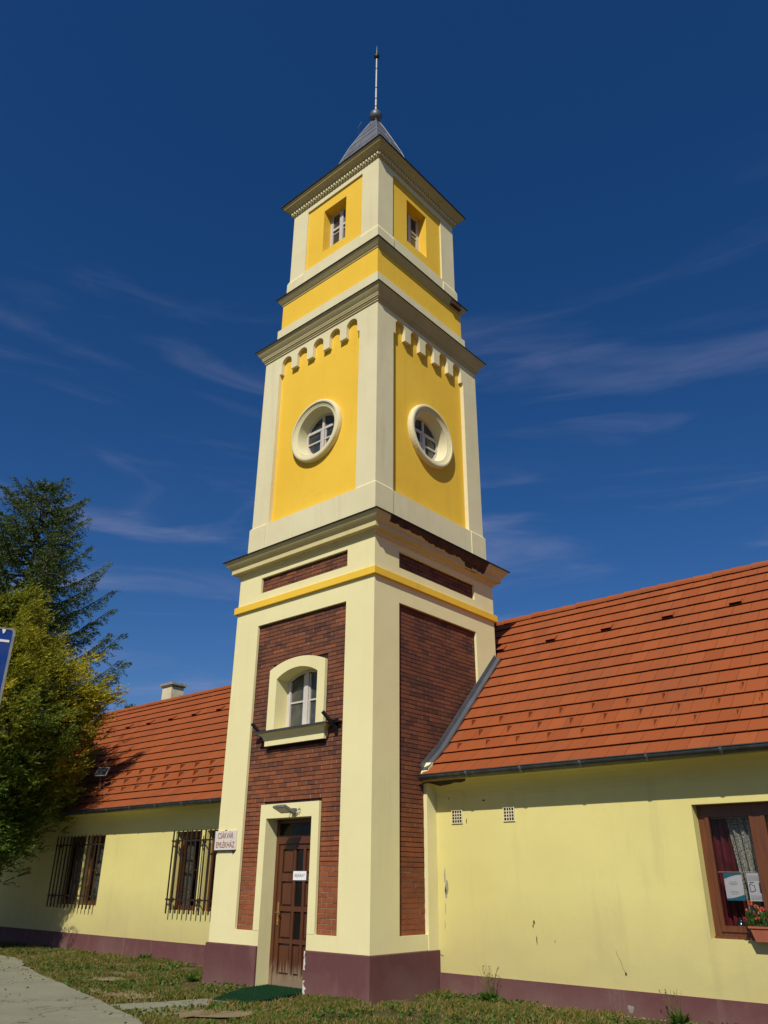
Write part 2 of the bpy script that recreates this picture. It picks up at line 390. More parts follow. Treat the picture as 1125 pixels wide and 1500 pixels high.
wall = obj('lower_wall', w, M['cream'], tower)
def brick_panel(k, u0, u1, z0, z1, holes, mats=(bricks, mort, deep)):
    T = face(k); D = 2.0-RD; B, Mo, De = mats
    L_ = [(u0,z0),(u1,z0),(u1,z1),(u0,z1)]; hl = []
    if k == 0 and z1 > 5 and u1-u0 > 2 and z0 < 3:
        L_ = [(u0,z0),(DS[0]+.02,z0),(DS[0]+.02,DS[2]-.02),(DS[1]-.02,DS[2]-.02),(DS[1]-.02,z0),(u1,z0),(u1,z1),(u0,z1)]; hl = [[(-.70,3.62),(.70,3.62),(.70,4.80),(-.70,4.80)]]
    De.sheet(at(k, D-.030), L_, hl)
    def clear(a, b, c, d):
        return not any(h[0] < b and h[1] > a and h[2] < d and h[3] > c for h in holes)
    row = 0; z = z0
    while z < z1-.02:
        h = min(.079, z1-z); off = 0 if row % 2 else -.125; u = u0+off
        while u < u1:
            a, b = max(u, u0), min(u+.25, u1)
            pieces = [(a, b)]
            for hh in holes:
                if hh[2] < z+h and hh[3] > z:
                    q = []
                    for (a1, b1) in pieces:
                        if hh[1] <= a1 or hh[0] >= b1: q.append((a1, b1)); continue
                        if a1 < hh[0]: q.append((a1, hh[0]))
                        if b1 > hh[1]: q.append((hh[1], b1))
                    pieces = q
            for a1, b1 in pieces:
                if b1-a1 < .02: continue
                c = random.random()**.9*(.74 if k == 1 else .95); j = random.uniform(-.003, .003)  # bricks of the right-hand face get a darker range of tones
                g = .0045 if row % 3 else .006
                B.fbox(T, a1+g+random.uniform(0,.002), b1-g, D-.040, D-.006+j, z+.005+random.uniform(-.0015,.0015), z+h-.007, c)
                Mo.fbox(T, b1-g, min(b1+g, u1), D-.040, D-.010, z+.006, z+h-.008)
            u += .25
        if k in (0, 1) and z < 1.15+.25*noise.noise(Vector((row*.7, k, 0))):
            for a1, b1 in ([(u0, u1)] if not holes else [(u0, holes[0][0]), (holes[0][1], u1)]): Mo.fbox(T, a1+.002, b1-.002, D-.040, D-.0125, z+h-.008, z+h+.006)
        row += 1; z += .079
brick_panel(0, PB[0], PB[1], PB[2], PB[3], [(DS[0], DS[1], -9, DS[2]), (-.785, .785, 3.3, 4.90)])
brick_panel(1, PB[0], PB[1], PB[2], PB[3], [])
brick_panel(2, PB[0], PB[1], 3.5, PB[3], []); brick_panel(3, PB[0], PB[1], PB[2], PB[3], [])
for k in range(4): brick_panel(k, PU[0], PU[1], PU[2], PU[3], [])
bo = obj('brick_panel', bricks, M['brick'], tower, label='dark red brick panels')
obj('mortar', mort, M['mortar'], bo); obj('raked_joint', deep, M['mortar_deep'], bo)
# cream strip beside the house, lower right
q = MB(); q.box(-.07, .012, 1.47, 1.76, GZ, 2.62); obj('corner_strip', q, M['cream'], tower)
# plinth
q = MB()
for k in range(4):
    T = face(k)
    segs = [(-2.035, DO[0]), (DO[1], 2.035)] if k == 0 else ([(-2.035, 2.035)] if k == 2 else [(-2.0, 2.0)])
    for a, b in segs:
        q.fbox(T, a, b, 2.001, 2.035, GZ-.1, -.035)
        q.mesh([T(a,2.035,-.035),T(b,2.035,-.035),T(b,2.002,-.022),T(a,2.002,-.022)], [(0,1,2,3)])
obj('plinth', q, M['plinth'], tower)
# flaked plaster by the door jamb
for (z0, z1, wd) in ((-.30,-.12,.05), (-.14,-.03,.03), (-.66,-.45,.07)):
    q = MB()
    pts = [(DO[1]+.01+random.uniform(0,wd), z0+(z1-z0)*i/6) for i in range(7)]
    q.sheet(at(0, 2.038), [(DO[1], z0)]+pts+[(DO[1], z1)])
    obj('flaked_plaster', q, M['stone_w'], tower)
# yellow band
q = MB(); ring(q, [(2.0,6.243),(2.054,6.243),(2.058,6.25),(2.058,6.383),(2.05,6.392),(2.0,6.398)]); obj('yellow_band', q, M['yellow'], tower)
# cornice 1
q = MB(); ring(q, [(2.0,7.05),(2.03,7.06),(2.035,7.10),(2.05,7.115),(2.06,7.15),(2.10,7.158),(2.145,7.162),(2.15,7.165),(2.15,7.255),(2.16,7.262),(2.175,7.28),(2.205,7.31),(2.235,7.345),(2.26,7.385),(2.28,7.43),(2.28,7.44),(2.0,7.44)])
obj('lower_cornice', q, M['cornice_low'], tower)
q = MB(); ring(q, [(2.27,7.442),(2.315,7.436),(2.315,7.450),(1.93,7.52)]); obj('cornice_flashing', q, M['edge'], tower)
# exposed brick where the cornice render fell off (right-hand face)
def patch(k, pts_top, name, mat, prof, jag):
    T = face(k); q = MB(); n = 120
    u0, u1 = pts_top
    for i in range(n):
        ua, ub = u0+(u1-u0)*i/n, u0+(u1-u0)*(i+1)/n
        fa = jag(ua); fb = jag(ub)
        if fa <= 0 and fb <= 0: continue
        def P(u, f):
            f = min(max(f, 0), 1)*(len(prof)-1); j = min(int(f), len(prof)-2); t = f-j
            d = prof[j][0]*(1-t)+prof[j+1][0]*t; z = prof[j][1]*(1-t)+prof[j+1][1]*t
            return T(u, d, z)
        m_ = 8
        for s_ in range(m_):
            a0, a1 = fa*s_/m_, fa*(s_+1)/m_; b0, b1 = fb*s_/m_, fb*(s_+1)/m_
            q.face([P(ua,a0),P(ua,a1),P(ub,b1),P(ub,b0)])
    obj(name, q, mat, tower)
def jag(u):
    n_ = noise.noise(Vector((u*3.0, 0, 3)))*.35+noise.noise(Vector((u*11, 1, 3)))*.14
    if u < -1.85: return 0
    base = .40+.10*(u+1.85) if u < -.6 else (.60 if u < .75 else (.90 if u < 1.5 else 0))
    if .55 < u < 1.2: base += .1
    return max(0, base+n_*.5)
patch(1, (-1.95, 1.75), 'exposed_brick', M['rawbrick'],
      [(2.285,7.437),(2.285,7.428),(2.264,7.382),(2.239,7.342),(2.209,7.307),(2.179,7.276),(2.154,7.255),(2.154,7.168),(2.10,7.154)], jag)

# --- middle stage
dM = 1.893; dY = 1.795
def corner_block(w, T, a, b, z0, z1, di, zi):    # pier at the right-hand corner of a face, weathered top
    B = [T(a,b,z0),T(b,b,z0),T(b,a,z0),T(a,a,z0),T(a,b,z1),T(b,b,z1),T(b,a,z1),T(a,a,z1)]
    Q = [T(a,di,zi),T(di,di,zi),T(di,a,zi)]
    w.mesh(B+Q, [(0,1,5,4),(1,2,6,5),(3,0,4,7),(2,3,7,6),(4,5,9,8),(5,6,10,9),(4,8,7),(6,7,10)])
w = MB(); y = MB()
ZM0, ZM1 = 7.45, 12.90
PM = 1.345; ZB = 8.29; ZL = 12.32; ZSP = 12.59; AR = .17
def arcade():
    L = [(-PM, ZB), (PM, ZB), (PM, ZL)]
    for c in (1.10, .55, 0, -.55, -1.10):
        L += [(c+AR, ZL)]
        L += [(c+AR*math.cos(PI*i/12), ZSP+AR*math.sin(PI*i/12)) for i in range(13)]
        L += [(c-AR, ZL)]
    L += [(-PM, ZL)]
    return L
AL = arcade(); OC = (.03, 10.2)
def circ(r, n=48, c=OC): return [(c[0]+r*math.cos(2*PI*i/n), c[1]+r*math.sin(2*PI*i/n)) for i in range(n)]
for k in range(4):
    w.sheet(at(k, dM), rect(-dM, dM, ZM0, ZM1), [AL]); w.reveal(at(k, dM), at(k, dY), AL)
    y.sheet(at(k, dY), rect(-PM-.05, PM+.05, ZB-.05, ZM1-.05), [circ(.66)])
    # base block below the panel, weathered top
    T = face(k); db = 1.932
    corner_block(w, T, 1.38, db, ZM0, 8.26, dM, 8.31)
    w.fbox(T, -1.38, 1.38, 1.80, 1.915, ZM0, 8.272)
obj('middle_wall', w, M['cream_up'], tower); obj('middle_panel', y, M['yellow'], tower, label='ochre yellow recessed wall panels of the middle stage')
def lathe_face(mb, k, prof, c=OC, n=56):    # prof [(r,d)]
    T = face(k)
    for (r0, d0), (r1, d1) in zip(prof, prof[1:]):
        for i in range(n):
            a, b = 2*PI*i/n, 2*PI*(i+1)/n
            mb.face([T(c[0]+r0*math.cos(a), d0, c[1]+r0*math.sin(a)), T(c[0]+r0*math.cos(b), d0, c[1]+r0*math.sin(b)),
                     T(c[0]+r1*math.cos(b), d1, c[1]+r1*math.sin(b)), T(c[0]+r1*math.cos(a), d1, c[1]+r1*math.sin(a))], .5, False)
for k in range(4):
    T = face(k); q = MB()
    lathe_face(q, k, [(.77,dY),(.775,1.85),(.76,1.91),(.735,1.925),(.70,1.925),(.695,1.90),(.675,1.90),(.665,1.885),(.64,1.885),(.63,1.872),(.605,1.872),(.59,1.86),(.535,1.57)])
    rg = obj('round_window', q, M['cream_up'], tower)
    f = MB(); lathe_face(f, k, [(.54,1.585),(.54,1.62),(.495,1.62),(.495,1.58)])
    f.fbox(T, OC[0]-.035, OC[0]+.03, 1.58, 1.627, OC[1]-.50, OC[1]+.50)
    for zz, hh in ((.17,.03), (-.12,.016)): f.fbox(T, OC[0]-.50, OC[0]+.50, 1.58, 1.623, OC[1]+zz-hh, OC[1]+zz+hh)
    for s_ in (-1, 1): f.fbox(T, OC[0]+s_*.07-.018, OC[0]+s_*.07+.014, 1.58, 1.615, OC[1]-.45, OC[1]+.17)
    obj('window_frame', f, M['white'], rg)
    g = MB(); g.face([T(u, 1.59, z) for u, z in circ(.54)]); obj('pane', g, M['glass'], rg)
# cornice 2
q = MB(); z0 = 12.87
ring(q, [(dM,z0-.01),(dM+.025,z0),(dM+.025,z0+.04),(dM+.045,z0+.05),(dM+.05,z0+.085),(dM+.07,z0+.09),(dM+.075,z0+.12),(dM+.085,z0+.135),(dM+.09,z0+.165),(dM+.11,z0+.19),(dM+.135,z0+.225),(dM+.16,z0+.265),(dM+.165,z0+.28),(dM+.185,z0+.30),(dM+.205,z0+.335),(dM+.205,z0+.345),(1.5,z0+.36)])
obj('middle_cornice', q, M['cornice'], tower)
q = MB(); ring(q, [(dM+.195,13.218),(dM+.225,13.213),(dM+.225,13.226),(1.6,13.34)]); obj('cornice_flashing', q, M['edge'], tower)
# cream kerb + yellow drum
q = MB(); ring(q, [(1.735,13.25),(1.735,13.94),(1.66,13.965)]); obj('cream_course', q, M['cream_up'], tower)
q = MB(); ring(q, [(1.672,13.9),(1.672,14.80)]); obj('yellow_drum', q, M['yellow'], tower)
q = MB(); ring(q, [(1.672,14.755),(1.69,14.76),(1.692,14.785),(1.715,14.81),(1.74,14.845),(1.77,14.885),(1.79,14.92),(1.80,14.94),(1.80,14.945),(1.5,14.96)]); obj('upper_cornice', q, M['cornice'], tower)
q = MB(); ring(q, [(1.79,14.95),(1.825,14.946),(1.825,14.960),(1.5,15.03)]); obj('cornice_flashing', q, M['edge'], tower)
q = MB(); T = face(1); q.fbox(T, 1.15, 1.55, 1.70, 1.806, 14.80, 14.925); obj('exposed_brick', q, M['rawbrick'], tower)
# --- belfry
dU = 1.584; dP = 1.54; w = MB(); y = MB(); ZU0, ZU1 = 14.9, 17.98
PN = (-1.02, 1.02, 15.64, 17.76); WU = (-.41, .41, 15.98, 17.42)
for k in range(4):
    T = face(k)
    w.sheet(at(k, dU), rect(-dU, dU, ZU0, ZU1), [rect(*PN)]); w.reveal(at(k, dU), at(k, dP), rect(*PN))
    db = 1.63
    corner_block(w, T, 1.02, db, ZU0, 15.50, dU, 15.62)
    w.fbox(T, -1.02, 1.02, 1.5, 1.605, ZU0, 15.60)
    y.sheet(at(k, dP), rect(-1.05, 1.05, 15.6, 17.8), [rect(*WU)]); y.reveal(at(k, dP), at(k, dP-.30), rect(*WU))
    y.sheet(at(k, dP-.31), rect(-.6, .6, 15.8, 17.6), [rect(WU[0]+.01, WU[1]-.01, WU[2]+.01, WU[3]-.01)])
    f = MB(); d1 = dP-.26; d0 = d1-.05
    for a, b, c, d in ((WU[0],WU[0]+.06,WU[2],WU[3]),(WU[1]-.06,WU[1],WU[2],WU[3])): f.fbox(T, a, b, d0, d1, c, d)
    for c, d in ((WU[2],WU[2]+.06),(WU[3]-.06,WU[3]),(16.83,16.90)): f.fbox(T, WU[0]+.06, WU[1]-.06, d0, d1-.003, c, d)
    f.fbox(T, -.06, .06, d0, d1+.012, WU[2]+.06, WU[3]-.06)
    for s_ in (-1, 1):
        f.fbox(T, s_*.33-.015, s_*.33+.015, d0, d1-.006, WU[2]+.06, WU[3]-.06)
        f.fbox(T, min(s_*.06, s_*.33), max(s_*.06, s_*.33), d0, d1-.012, 16.70, 16.722)
    wf = obj('window', f, M['white'], tower)
    g = MB(); g.face([T(u, d0+.02, z) for u, z in rect(WU[0], WU[1], WU[2], WU[3])]); obj('pane', g, M['glass'], wf)
obj('belfry_wall', w, M['cream_up'], tower); obj('belfry_panel', y, M['yellow'], tower, label='ochre yellow recessed wall panels round the top windows')
q = MB()
ring(q, [(dU,17.93),(dU+.03,17.94),(dU+.03,17.965),(dU+.045,17.97),(dU+.045,18.07),(dU+.10,18.075),(dU+.105,18.10),(dU+.12,18.105),(dU+.14,18.13),(dU+.18,18.165),(dU+.225,18.19),(dU+.23,18.225),(dU+.255,18.24),(dU+.265,18.27),(1.3,18.29)])
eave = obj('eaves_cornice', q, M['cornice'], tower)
for k in range(4):
    T = face(k); nd = 34; q = MB(); vs = []; fs = []; e = dU+.07
    P = []
    for i in range(nd):
        u = -e+2*e*(i+.5)/nd; P += [(u-.024, 0), (u-.024, 1), (u+.024, 1), (u+.024, 0)]
    for u, o in P: d = dU+.046+.04*o; vs += [T(u, d, 17.985), T(u, d, 18.055)]
    for i in range(len(P)-1): fs.append((2*i, 2*i+2, 2*i+3, 2*i+1))
    for i in range(nd):
        j = i*4; fs.append((2*j, 2*j+2, 2*j+4, 2*j+6)); fs.append((2*j+1, 2*j+7, 2*j+5, 2*j+3))
    q.mesh(vs, fs); obj('dentil_course', q, M['cream_up'], eave)
q = MB(); ring(q, [(1.83,18.278),(1.875,18.272),(1.875,18.305),(1.85,18.312)]); obj('roof_edge', q, M['edge'], tower)
# spire
q = MB(); prof = [(1.86,18.308),(1.50,18.50),(1.24,18.77),(1.06,19.10),(.93,19.49),(.81,19.92),(.68,20.38),(.55,20.83),(.40,21.24),(.26,21.62),(.14,21.93),(.06,22.08),(.045,22.12)]
for i, ((d0, a0), (d1, a1)) in enumerate(zip(prof, prof[1:])):
    for k in range(4):
        T = face(k); nn = max(1, int(d0*2/.62)); off = .5 if i % 2 else 0
        cuts = sorted(set([-1., 1.]+[max(-1, min(1, -1+2*(j+off)/nn)) for j in range(nn+1)]))
        for a, b in zip(cuts, cuts[1:]):
            cv = .5+random.uniform(-.05, .05); e = .012; g = .0018
            q.face([T(a*d0+g*0,d0+e,a0-.004), T(b*d0,d0+e,a0-.004), T(b*d1,d1,a1), T(a*d1,d1,a1)], cv)
            q.face([T(a*d0,d0+e,a0-.004), T(b*d0,d0+e,a0-.004), T(b*d0,d0-.01,a0-.002), T(a*d0,d0-.01,a0-.002)][::-1], .2)
            if -1 < a < 1: q.fbox(T, a*d0-.006, a*d0+.006, d0-.02, d0+.02, a0, a0+.01, .5); q.hexa([T(a*d0-.006,d0+.028,a0),T(a*d0+.006,d0+.028,a0),T(a*d0+.006,d0,a0),T(a*d0-.006,d0,a0),T(a*d1-.006,d1+.018,a1),T(a*d1+.006,d1+.018,a1),T(a*d1+.006,d1-.01,a1),T(a*d1-.006,d1-.01,a1)], .5)
spire = obj('spire_roof', q, M['spire'], tower)
q = MB()
for sx in (-1, 1):
    for sy in (-1, 1): q.tube([(CX+sx*d, CY+sy*d, z+.01) for d, z in prof], .018, 6)
obj('hip_seam', q, M['spire'], spire)
q = MB(); q.lathe((CX, CY, 22.30), [(.001,-.21)]+[(.2*math.sin(PI*i/16), -.2*math.cos(PI*i/16)) for i in range(1, 16)]+[(.001,.2)], 28); q.lathe((CX,CY,22.30), [(.06,-.28),(.07,-.22),(.05,-.18)], 16); q.lathe((CX,CY,22.30), [(.203,-.01),(.207,0),(.203,.01)], 28)
ball = obj('finial_ball', q, M['zinc'], tower)
q = MB(); q.tube([(CX,CY,22.45),(CX,CY,25.0)], [.030,.022], 10); q.tube([(CX,CY,25.2),(CX,CY,25.62)], [.010,.003], 8); obj('lightning_rod', q, M['white'], ball)
q = MB(); q.lathe((CX,CY,25.12), [(.03,-.12),(.05,-.1),(.085,-.05),(.09,0),(.08,.05),(.045,.09),(.02,.1)], 16)
obj('rod_knob', q, M['black'], ball)
for zz in (22.75, 23.1, 23.6, 24.5): q = MB(); q.lathe((CX,CY,zz), [(.038,-.012),(.042,0),(.038,.012)], 12); obj('rod_collar', q, M['black'], ball)
q = MB(); q.tube([Vector((CX-.28,CY-.22,21.35)), Vector((CX-.42,CY-.30,21.6)), Vector((CX-.44,CY-.30,21.9)), Vector((CX-.36,CY-.25,22.1))], .006, 5); obj('earthing_wire', q, M['zinc'], ball)
# floors that close the shaft
for z, d in ((3.0,1.6),(6.5,1.6),(8.0,1.5),(9.45,1.45),(11.2,1.45),(14.0,1.4),(15.7,1.2),(17.7,1.2)):
    q = MB(); q.box(CX-d, CX+d, CY-d, CY+d, z-.03, z+.03)
    obj('inner_floor', q, M['dark'], tower)

# arched window of the front
T = face(0); f = MB(); d1, d0 = 1.70, 1.66
f.sheet(at(0, d1), WO, [[(-.50,3.68),(.52,3.68)]+arc_top(-.50, .52, 4.59, 4.73)])
f.fbox(T, -.06, .045, d0, d1+.02, 3.68, 4.72); f.fbox(T, -.10, -.075, d0, d1+.005, 3.68, 4.70); f.fbox(T, .06, .085, d0, d1+.005, 3.68, 4.70)
f.fbox(T, -.50, -.06, d0, d1-.004, 4.17, 4.20); f.fbox(T, .045, .52, d0, d1-.004, 4.17, 4.20)
f.fbox(T, -.50, -.465, d0, d1+.012, 3.68, 4.60); f.fbox(T, .485, .52, d0, d1+.012, 3.68, 4.60); f.fbox(T, -.46, .48, d0, d1+.008, 3.66, 3.72)
aw = obj('arched_window', f, M['white'], tower)
g = MB(); g.sheet(at(0, d0+.01), WO); obj('pane', g, M['glass_dusty'], aw)
q = MB()   # moulded sill: cyma + apron
prof = [(1.99,3.345),(2.045,3.345),(2.045,3.45),(2.06,3.455),(2.075,3.50),(2.11,3.545),(2.15,3.565),(2.155,3.60),(1.70,3.64)]
a0, b0 = -.765, .855
def wexp(d): return max(0, d-2.045)
for (e0, h0), (e1, h1) in zip(prof, prof[1:]):
    q.face([T(a0-wexp(e0),e0,h0),T(b0+wexp(e0),e0,h0),T(b0+wexp(e1),e1,h1),T(a0-wexp(e1),e1,h1)])
for s_, e in ((a0, -1), (b0, 1)):
    q.face([T(s_+e*wexp(d), d, z) for d, z in prof])
sill = obj('window_sill', q, M['cream'], tower)
q = MB(); q.fbox(T, -.885, .975, 1.96, 2.175, 3.598, 3.614); q.fbox(T, -.885, .975, 2.165, 2.175, 3.575, 3.598); obj('sill_sheet', q, M['zinc_dark'], sill)

# door
q = MB(); D1 = 1.71
q.fbox(T, DO[0], DO[0]+.075, D1-.08, D1, GZ, 2.045); q.fbox(T, DO[1]-.075, DO[1], D1-.08, D1, GZ, 2.045)
q.fbox(T, DO[0]+.075, DO[1]-.075, D1-.08, D1-.003, 1.97, 2.045); q.fbox(T, DO[0]+.075, DO[1]-.075, D1-.08, D1+.004, 1.62, 1.76)
door = obj('door', q, M['door'], tower)
q = MB(); a, b = DO[0]+.078, DO[1]-.078; L0 = D1-.06; L1 = D1-.02
gx0, gx1 = -.09, .10      # glass column
q.fbox(T, a, b, L0-.02, L0-.015+.012, GZ+.02, 1.615)
def rail(u0, u1, z0, z1, e=0): q.fbox(T, u0, u1, L0-.01, L1+e, z0, z1)
cols = [(a, a+.10), (gx0-.06, gx0), (gx1, gx1+.06), (b-.10, b)]
for i, (u0, u1) in enumerate(cols): rail(u0, u1, GZ+.02, 1.615)
rails = [(GZ+.02, -.45), (.02, .09), (.52, .60), (1.0, 1.13), (1.53, 1.61)]
for z0_, z1_ in rails:
    for u0, u1 in ((a+.10, gx0-.06), (gx1+.06, b-.10), (gx0, gx1)): rail(u0, u1, z0_, z1_, -.003)
for u0, u1 in ((a+.10, gx0-.06), (gx1+.06, b-.10)):        # raised panels
    for (z0_, z1_) in ((-.45,.02),(.09,.52),(.60,1.0),(1.13,1.53)):
        q.fbox(T, u0+.03, u1-.03, L0-.01, L1-.014, z0_+.03, z1_-.03)
q.fbox(T, gx0+.03, gx1-.03, L0-.01, L1-.014, -.42, -.01)
q.fbox(T, a+.02, b-.02, L1-.003, L1+.014, GZ+.03, -.50)     # kick board
leaf = obj('door_leaf', q, M['door'], door)
g = MB()
for z0_, z1_ in ((.09,.52),(.60,1.0),(1.13,1.53)): g.fbox(T, gx0+.004, gx1-.004, L0-.002, L0+.012, z0_, z1_)
obj('door_pane', g, M['glass_door'], leaf)
g = MB(); g.fbox(T, DO[0]+.075, DO[1]-.075, D1-.06, D1-.05, 1.76, 1.97); obj('transom_pane', g, M['glass_door'], door)
g = MB(); g.fbox(T, -.50, -.46, L1, L1+.012, .30, .66); g.tube([T(-.48,L1+.01,.50),T(-.48,L1+.06,.50),T(-.37,L1+.065,.50)], .011, 8); g.tube([T(-.48,L1+.01,.36),T(-.48,L1+.02,.36)], .014, 10)
obj('door_handle', g, M['brass'], leaf)
q = MB(); q.box(-2.64, -1.40, .30, .42, GZ-.05, GZ+.02); obj('threshold', q, M['concgrey'], tower)

# ================================================================ HOUSES
def tess_text(s, size, M3, mat, name, parent, ext=.002, sx=1.0, loc=None):
    cu = bpy.data.curves.new('txt', 'FONT'); cu.body = s; cu.size = size; cu.extrude = ext; cu.align_x = 'CENTER'; cu.align_y = 'CENTER'
    to = bpy.data.objects.new('txt', cu); C.objects.link(to)
    dg = bpy.context.evaluated_depsgraph_get(); me = bpy.data.meshes.new_from_object(to.evaluated_get(dg))
    q = MB(); q.v = [tuple(M3(v.co.x*sx, v.co.y, v.co.z)) for v in me.vertices]; q.f = [tuple(p.vertices) for p in me.polygons]; q.c = [.5]*len(q.f); q.smooth = [False]*len(q.f)
    bpy.data.objects.remove(to); bpy.data.curves.remove(cu); bpy.data.meshes.remove(me)
    return obj(name, q, mat, parent, loc)

RY, RZ = 5.25, 6.62
PR = [(1.29, 2.71), (1.96, 3.24), (RY, RZ-.03)]
segL = [math.dist(PR[0], PR[1]), math.dist(PR[1], PR[2])]; TOT = sum(segL)
def rp(s, off=0., dz=0.):
    # smooth kick at the eave
    if s < segL[0]: t = s/segL[0]; p0, p1 = PR[0], PR[1]
    else: t = (s-segL[0])/segL[1]; p0, p1 = PR[1], PR[2]
    y_, z_ = p0[0]+(p1[0]-p0[0])*t, p0[1]+(p1[1]-p0[1])*t
    L = math.dist(p0, p1); nx, nz_ = -(p1[1]-p0[1])/L, (p1[0]-p0[0])/L
    return y_+nx*off, z_+nz_*off+dz
NC = 16; CL = TOT/NC; TWD = .315
def tiles(mb, xs_fn, dz, anchor):
    for i in range(NC):
        s0 = i*CL; s1 = min(s0+CL+.035, TOT); x0, x1 = xs_fn(rp(s0)[0])
        off = (i % 2)*TWD/2; n0 = int((x0-anchor-off)/TWD)-1; x = anchor+off+n0*TWD
        while x < x1:
            a, b = max(x, x0), min(x+TWD, x1)
            if b-a > .03:
                j = random.uniform(-.002, .002); js = random.uniform(-.003, .003); c = min(1, max(0, random.gauss(.5, .2)))
                lo0, hi0 = .050+j, .0585+j; lo1, hi1 = .008, .021; g = .0032
                A, B = rp(s0+js, lo0, dz), rp(s0+js, hi0, dz); Cc, D = rp(s1, lo1, dz), rp(s1, hi1, dz)
                t = random.uniform(-.0015, .0015)
                mb.hexa([(a+g,A[0],A[1]),(b-g,A[0],A[1]+t),(b-g,Cc[0],Cc[1]),(a+g,Cc[0],Cc[1]),(a+g,B[0],B[1]),(b-g,B[0],B[1]+t),(b-g,D[0],D[1]),(a+g,D[0],D[1])], c)
            x += TWD
def house(name, label, x0, x1, dz, side, hp, wins):
    hs = thing(name, label, 'house', ((x0+x1)/2, 4, GZ))
    inner = x0 if side > 0 else x1
    # walls
    w = MB(); F = lambda a, b: (a, HOUSEZ, b); ZE = 2.36+dz
    w.sheet(F, rect(x0, x1, GZ, ZE), [rect(*h) for h in wins])
    for h in wins: w.reveal(F, lambda a, b: (a, HOUSEZ+.25 if side > 0 else HOUSEZ+.22, b), rect(*h))
    cove = [(HOUSEZ, ZE), (1.735, 2.42+dz), (1.69, 2.50+dz), (1.60, 2.58+dz), (1.48, 2.625+dz), (1.36, 2.64+dz), (1.345, 2.70+dz)]
    for p0, p1 in zip(cove, cove[1:]): w.face([(x0,*p0),(x1,*p0),(x1,*p1),(x0,*p1)], .5, False)
    gx = x1 if side > 0 else x0; YB = 2*RY-HOUSEZ
    w.sheet(lambda a, b: (gx, a, b), [(HOUSEZ,GZ),(YB,GZ),(YB,2.9+dz),(RY,RZ-.12+dz),(HOUSEZ,2.9+dz)])
    w.sheet(lambda a, b: (a, YB, b), rect(x0, x1, GZ, 3.0+dz))
    wo_ = obj('wall', w, M['house'], hs)
    q = MB(); q.box(x0, x1, HOUSEZ-.022, HOUSEZ+.1, GZ-.15, hp); 
    if side > 0: q.box(x1-.01, x1+.022, HOUSEZ-.02, YB, GZ-.15, hp)
    else: q.box(x0-.022, x0+.01, HOUSEZ-.02, YB, GZ-.15, hp)
    obj('plinth', q, M['plinth'], hs)
    # roof
    q = MB()
    def xs(yy):
        if side > 0: return ((.05 if yy < 3.95 else -1.98), x1+.25)
        return (x0-.25, (-4.05 if yy < 3.95 else -2.02))
    anchor = .16 if side > 0 else -6.99
    tiles(q, xs, dz, anchor)
    q2 = MB()
    for i in range(60):
        s0, s1 = TOT*i/60, TOT*(i+1)/60; a = rp(s0, -.01, dz); b = rp(s1, -.01, dz); X = xs(a[0]); q2.face([(X[0],*a),(X[1],*a),(X[1],*b),(X[0],*b)])
    Xr = xs(5); q2.face([(Xr[0],RY,RZ-.05+dz),(Xr[1],RY,RZ-.05+dz),(Xr[1],2*RY-1.3,2.7+dz),(Xr[0],2*RY-1.3,2.7+dz)])
    rf = obj('roof', q, M['tile'], hs)
    obj('roof_underlay', q2, M['dark'], rf)
    # ridge caps
    q = MB(); x = Xr[0]
    while x < Xr[1]:
        r0, r1 = .118, .10; j = random.uniform(-.006, .006); n = 8; vs = []; fs = []
        for (xx, rr) in ((x, r0), (x+.42, r1)):
            for k in range(n+1):
                a = PI*(-.06+1.12*k/n); vs.append((xx, RY-rr*math.cos(a), RZ-.035+j+dz+rr*math.sin(a)*1.0))
        for k in range(n): fs.append((k, k+1, n+2+k, n+1+k))
        q.mesh(vs, fs, random.uniform(.3, .8)); vs2 = vs[:n+1]; q.face(vs2, .2); x += .38
    obj('ridge', q, M['tile'], rf)
    # snow guards: rows on courses 2,3,4
    for (i, ph) in ((2, 0), (3, TWD), (4, 0)):
        xa = .43+ph-TWD*2 if side > 0 else -6.99+ph; x = xa
        cnt = 0
        while (x < x1-.3) if side > 0 else (x > -17.0):
            ok = x > .2 if side > 0 else x < -6.4
            if ok:
                s0 = (i+.55)*CL; a = rp(s0-.10, .05, dz); b = rp(s0+.10, .04, dz); c = rp(s0-.01, .12, dz); q = MB()
                w_ = .007
                q.mesh([(x-w_,*a),(x-w_,*b),(x-w_,*c),(x+w_,*a),(x+w_,*b),(x+w_,*c)], [(0,1,2),(3,5,4),(0,2,5,3),(1,4,5,2)], .1)
                q.hexa([(x-.016,*rp(s0-.14,.045,dz)),(x+.016,*rp(s0-.14,.045,dz)),(x+.016,*rp(s0-.125,.045,dz)),(x-.016,*rp(s0-.125,.045,dz)),(x-.014,*rp(s0-.02,.135,dz)),(x+.014,*rp(s0-.02,.135,dz)),(x+.014,*rp(s0-.005,.13,dz)),(x-.014,*rp(s0-.005,.13,dz))], .9)
                obj('snow_guard', q, M['tile'], rf)
                cnt += 1
            x += TWD*2*side
    # vent tiles on course 13
    vx = [-.05+1.28*i for i in range(8)] if side > 0 else [-9.96-1.21*i for i in range(6)]
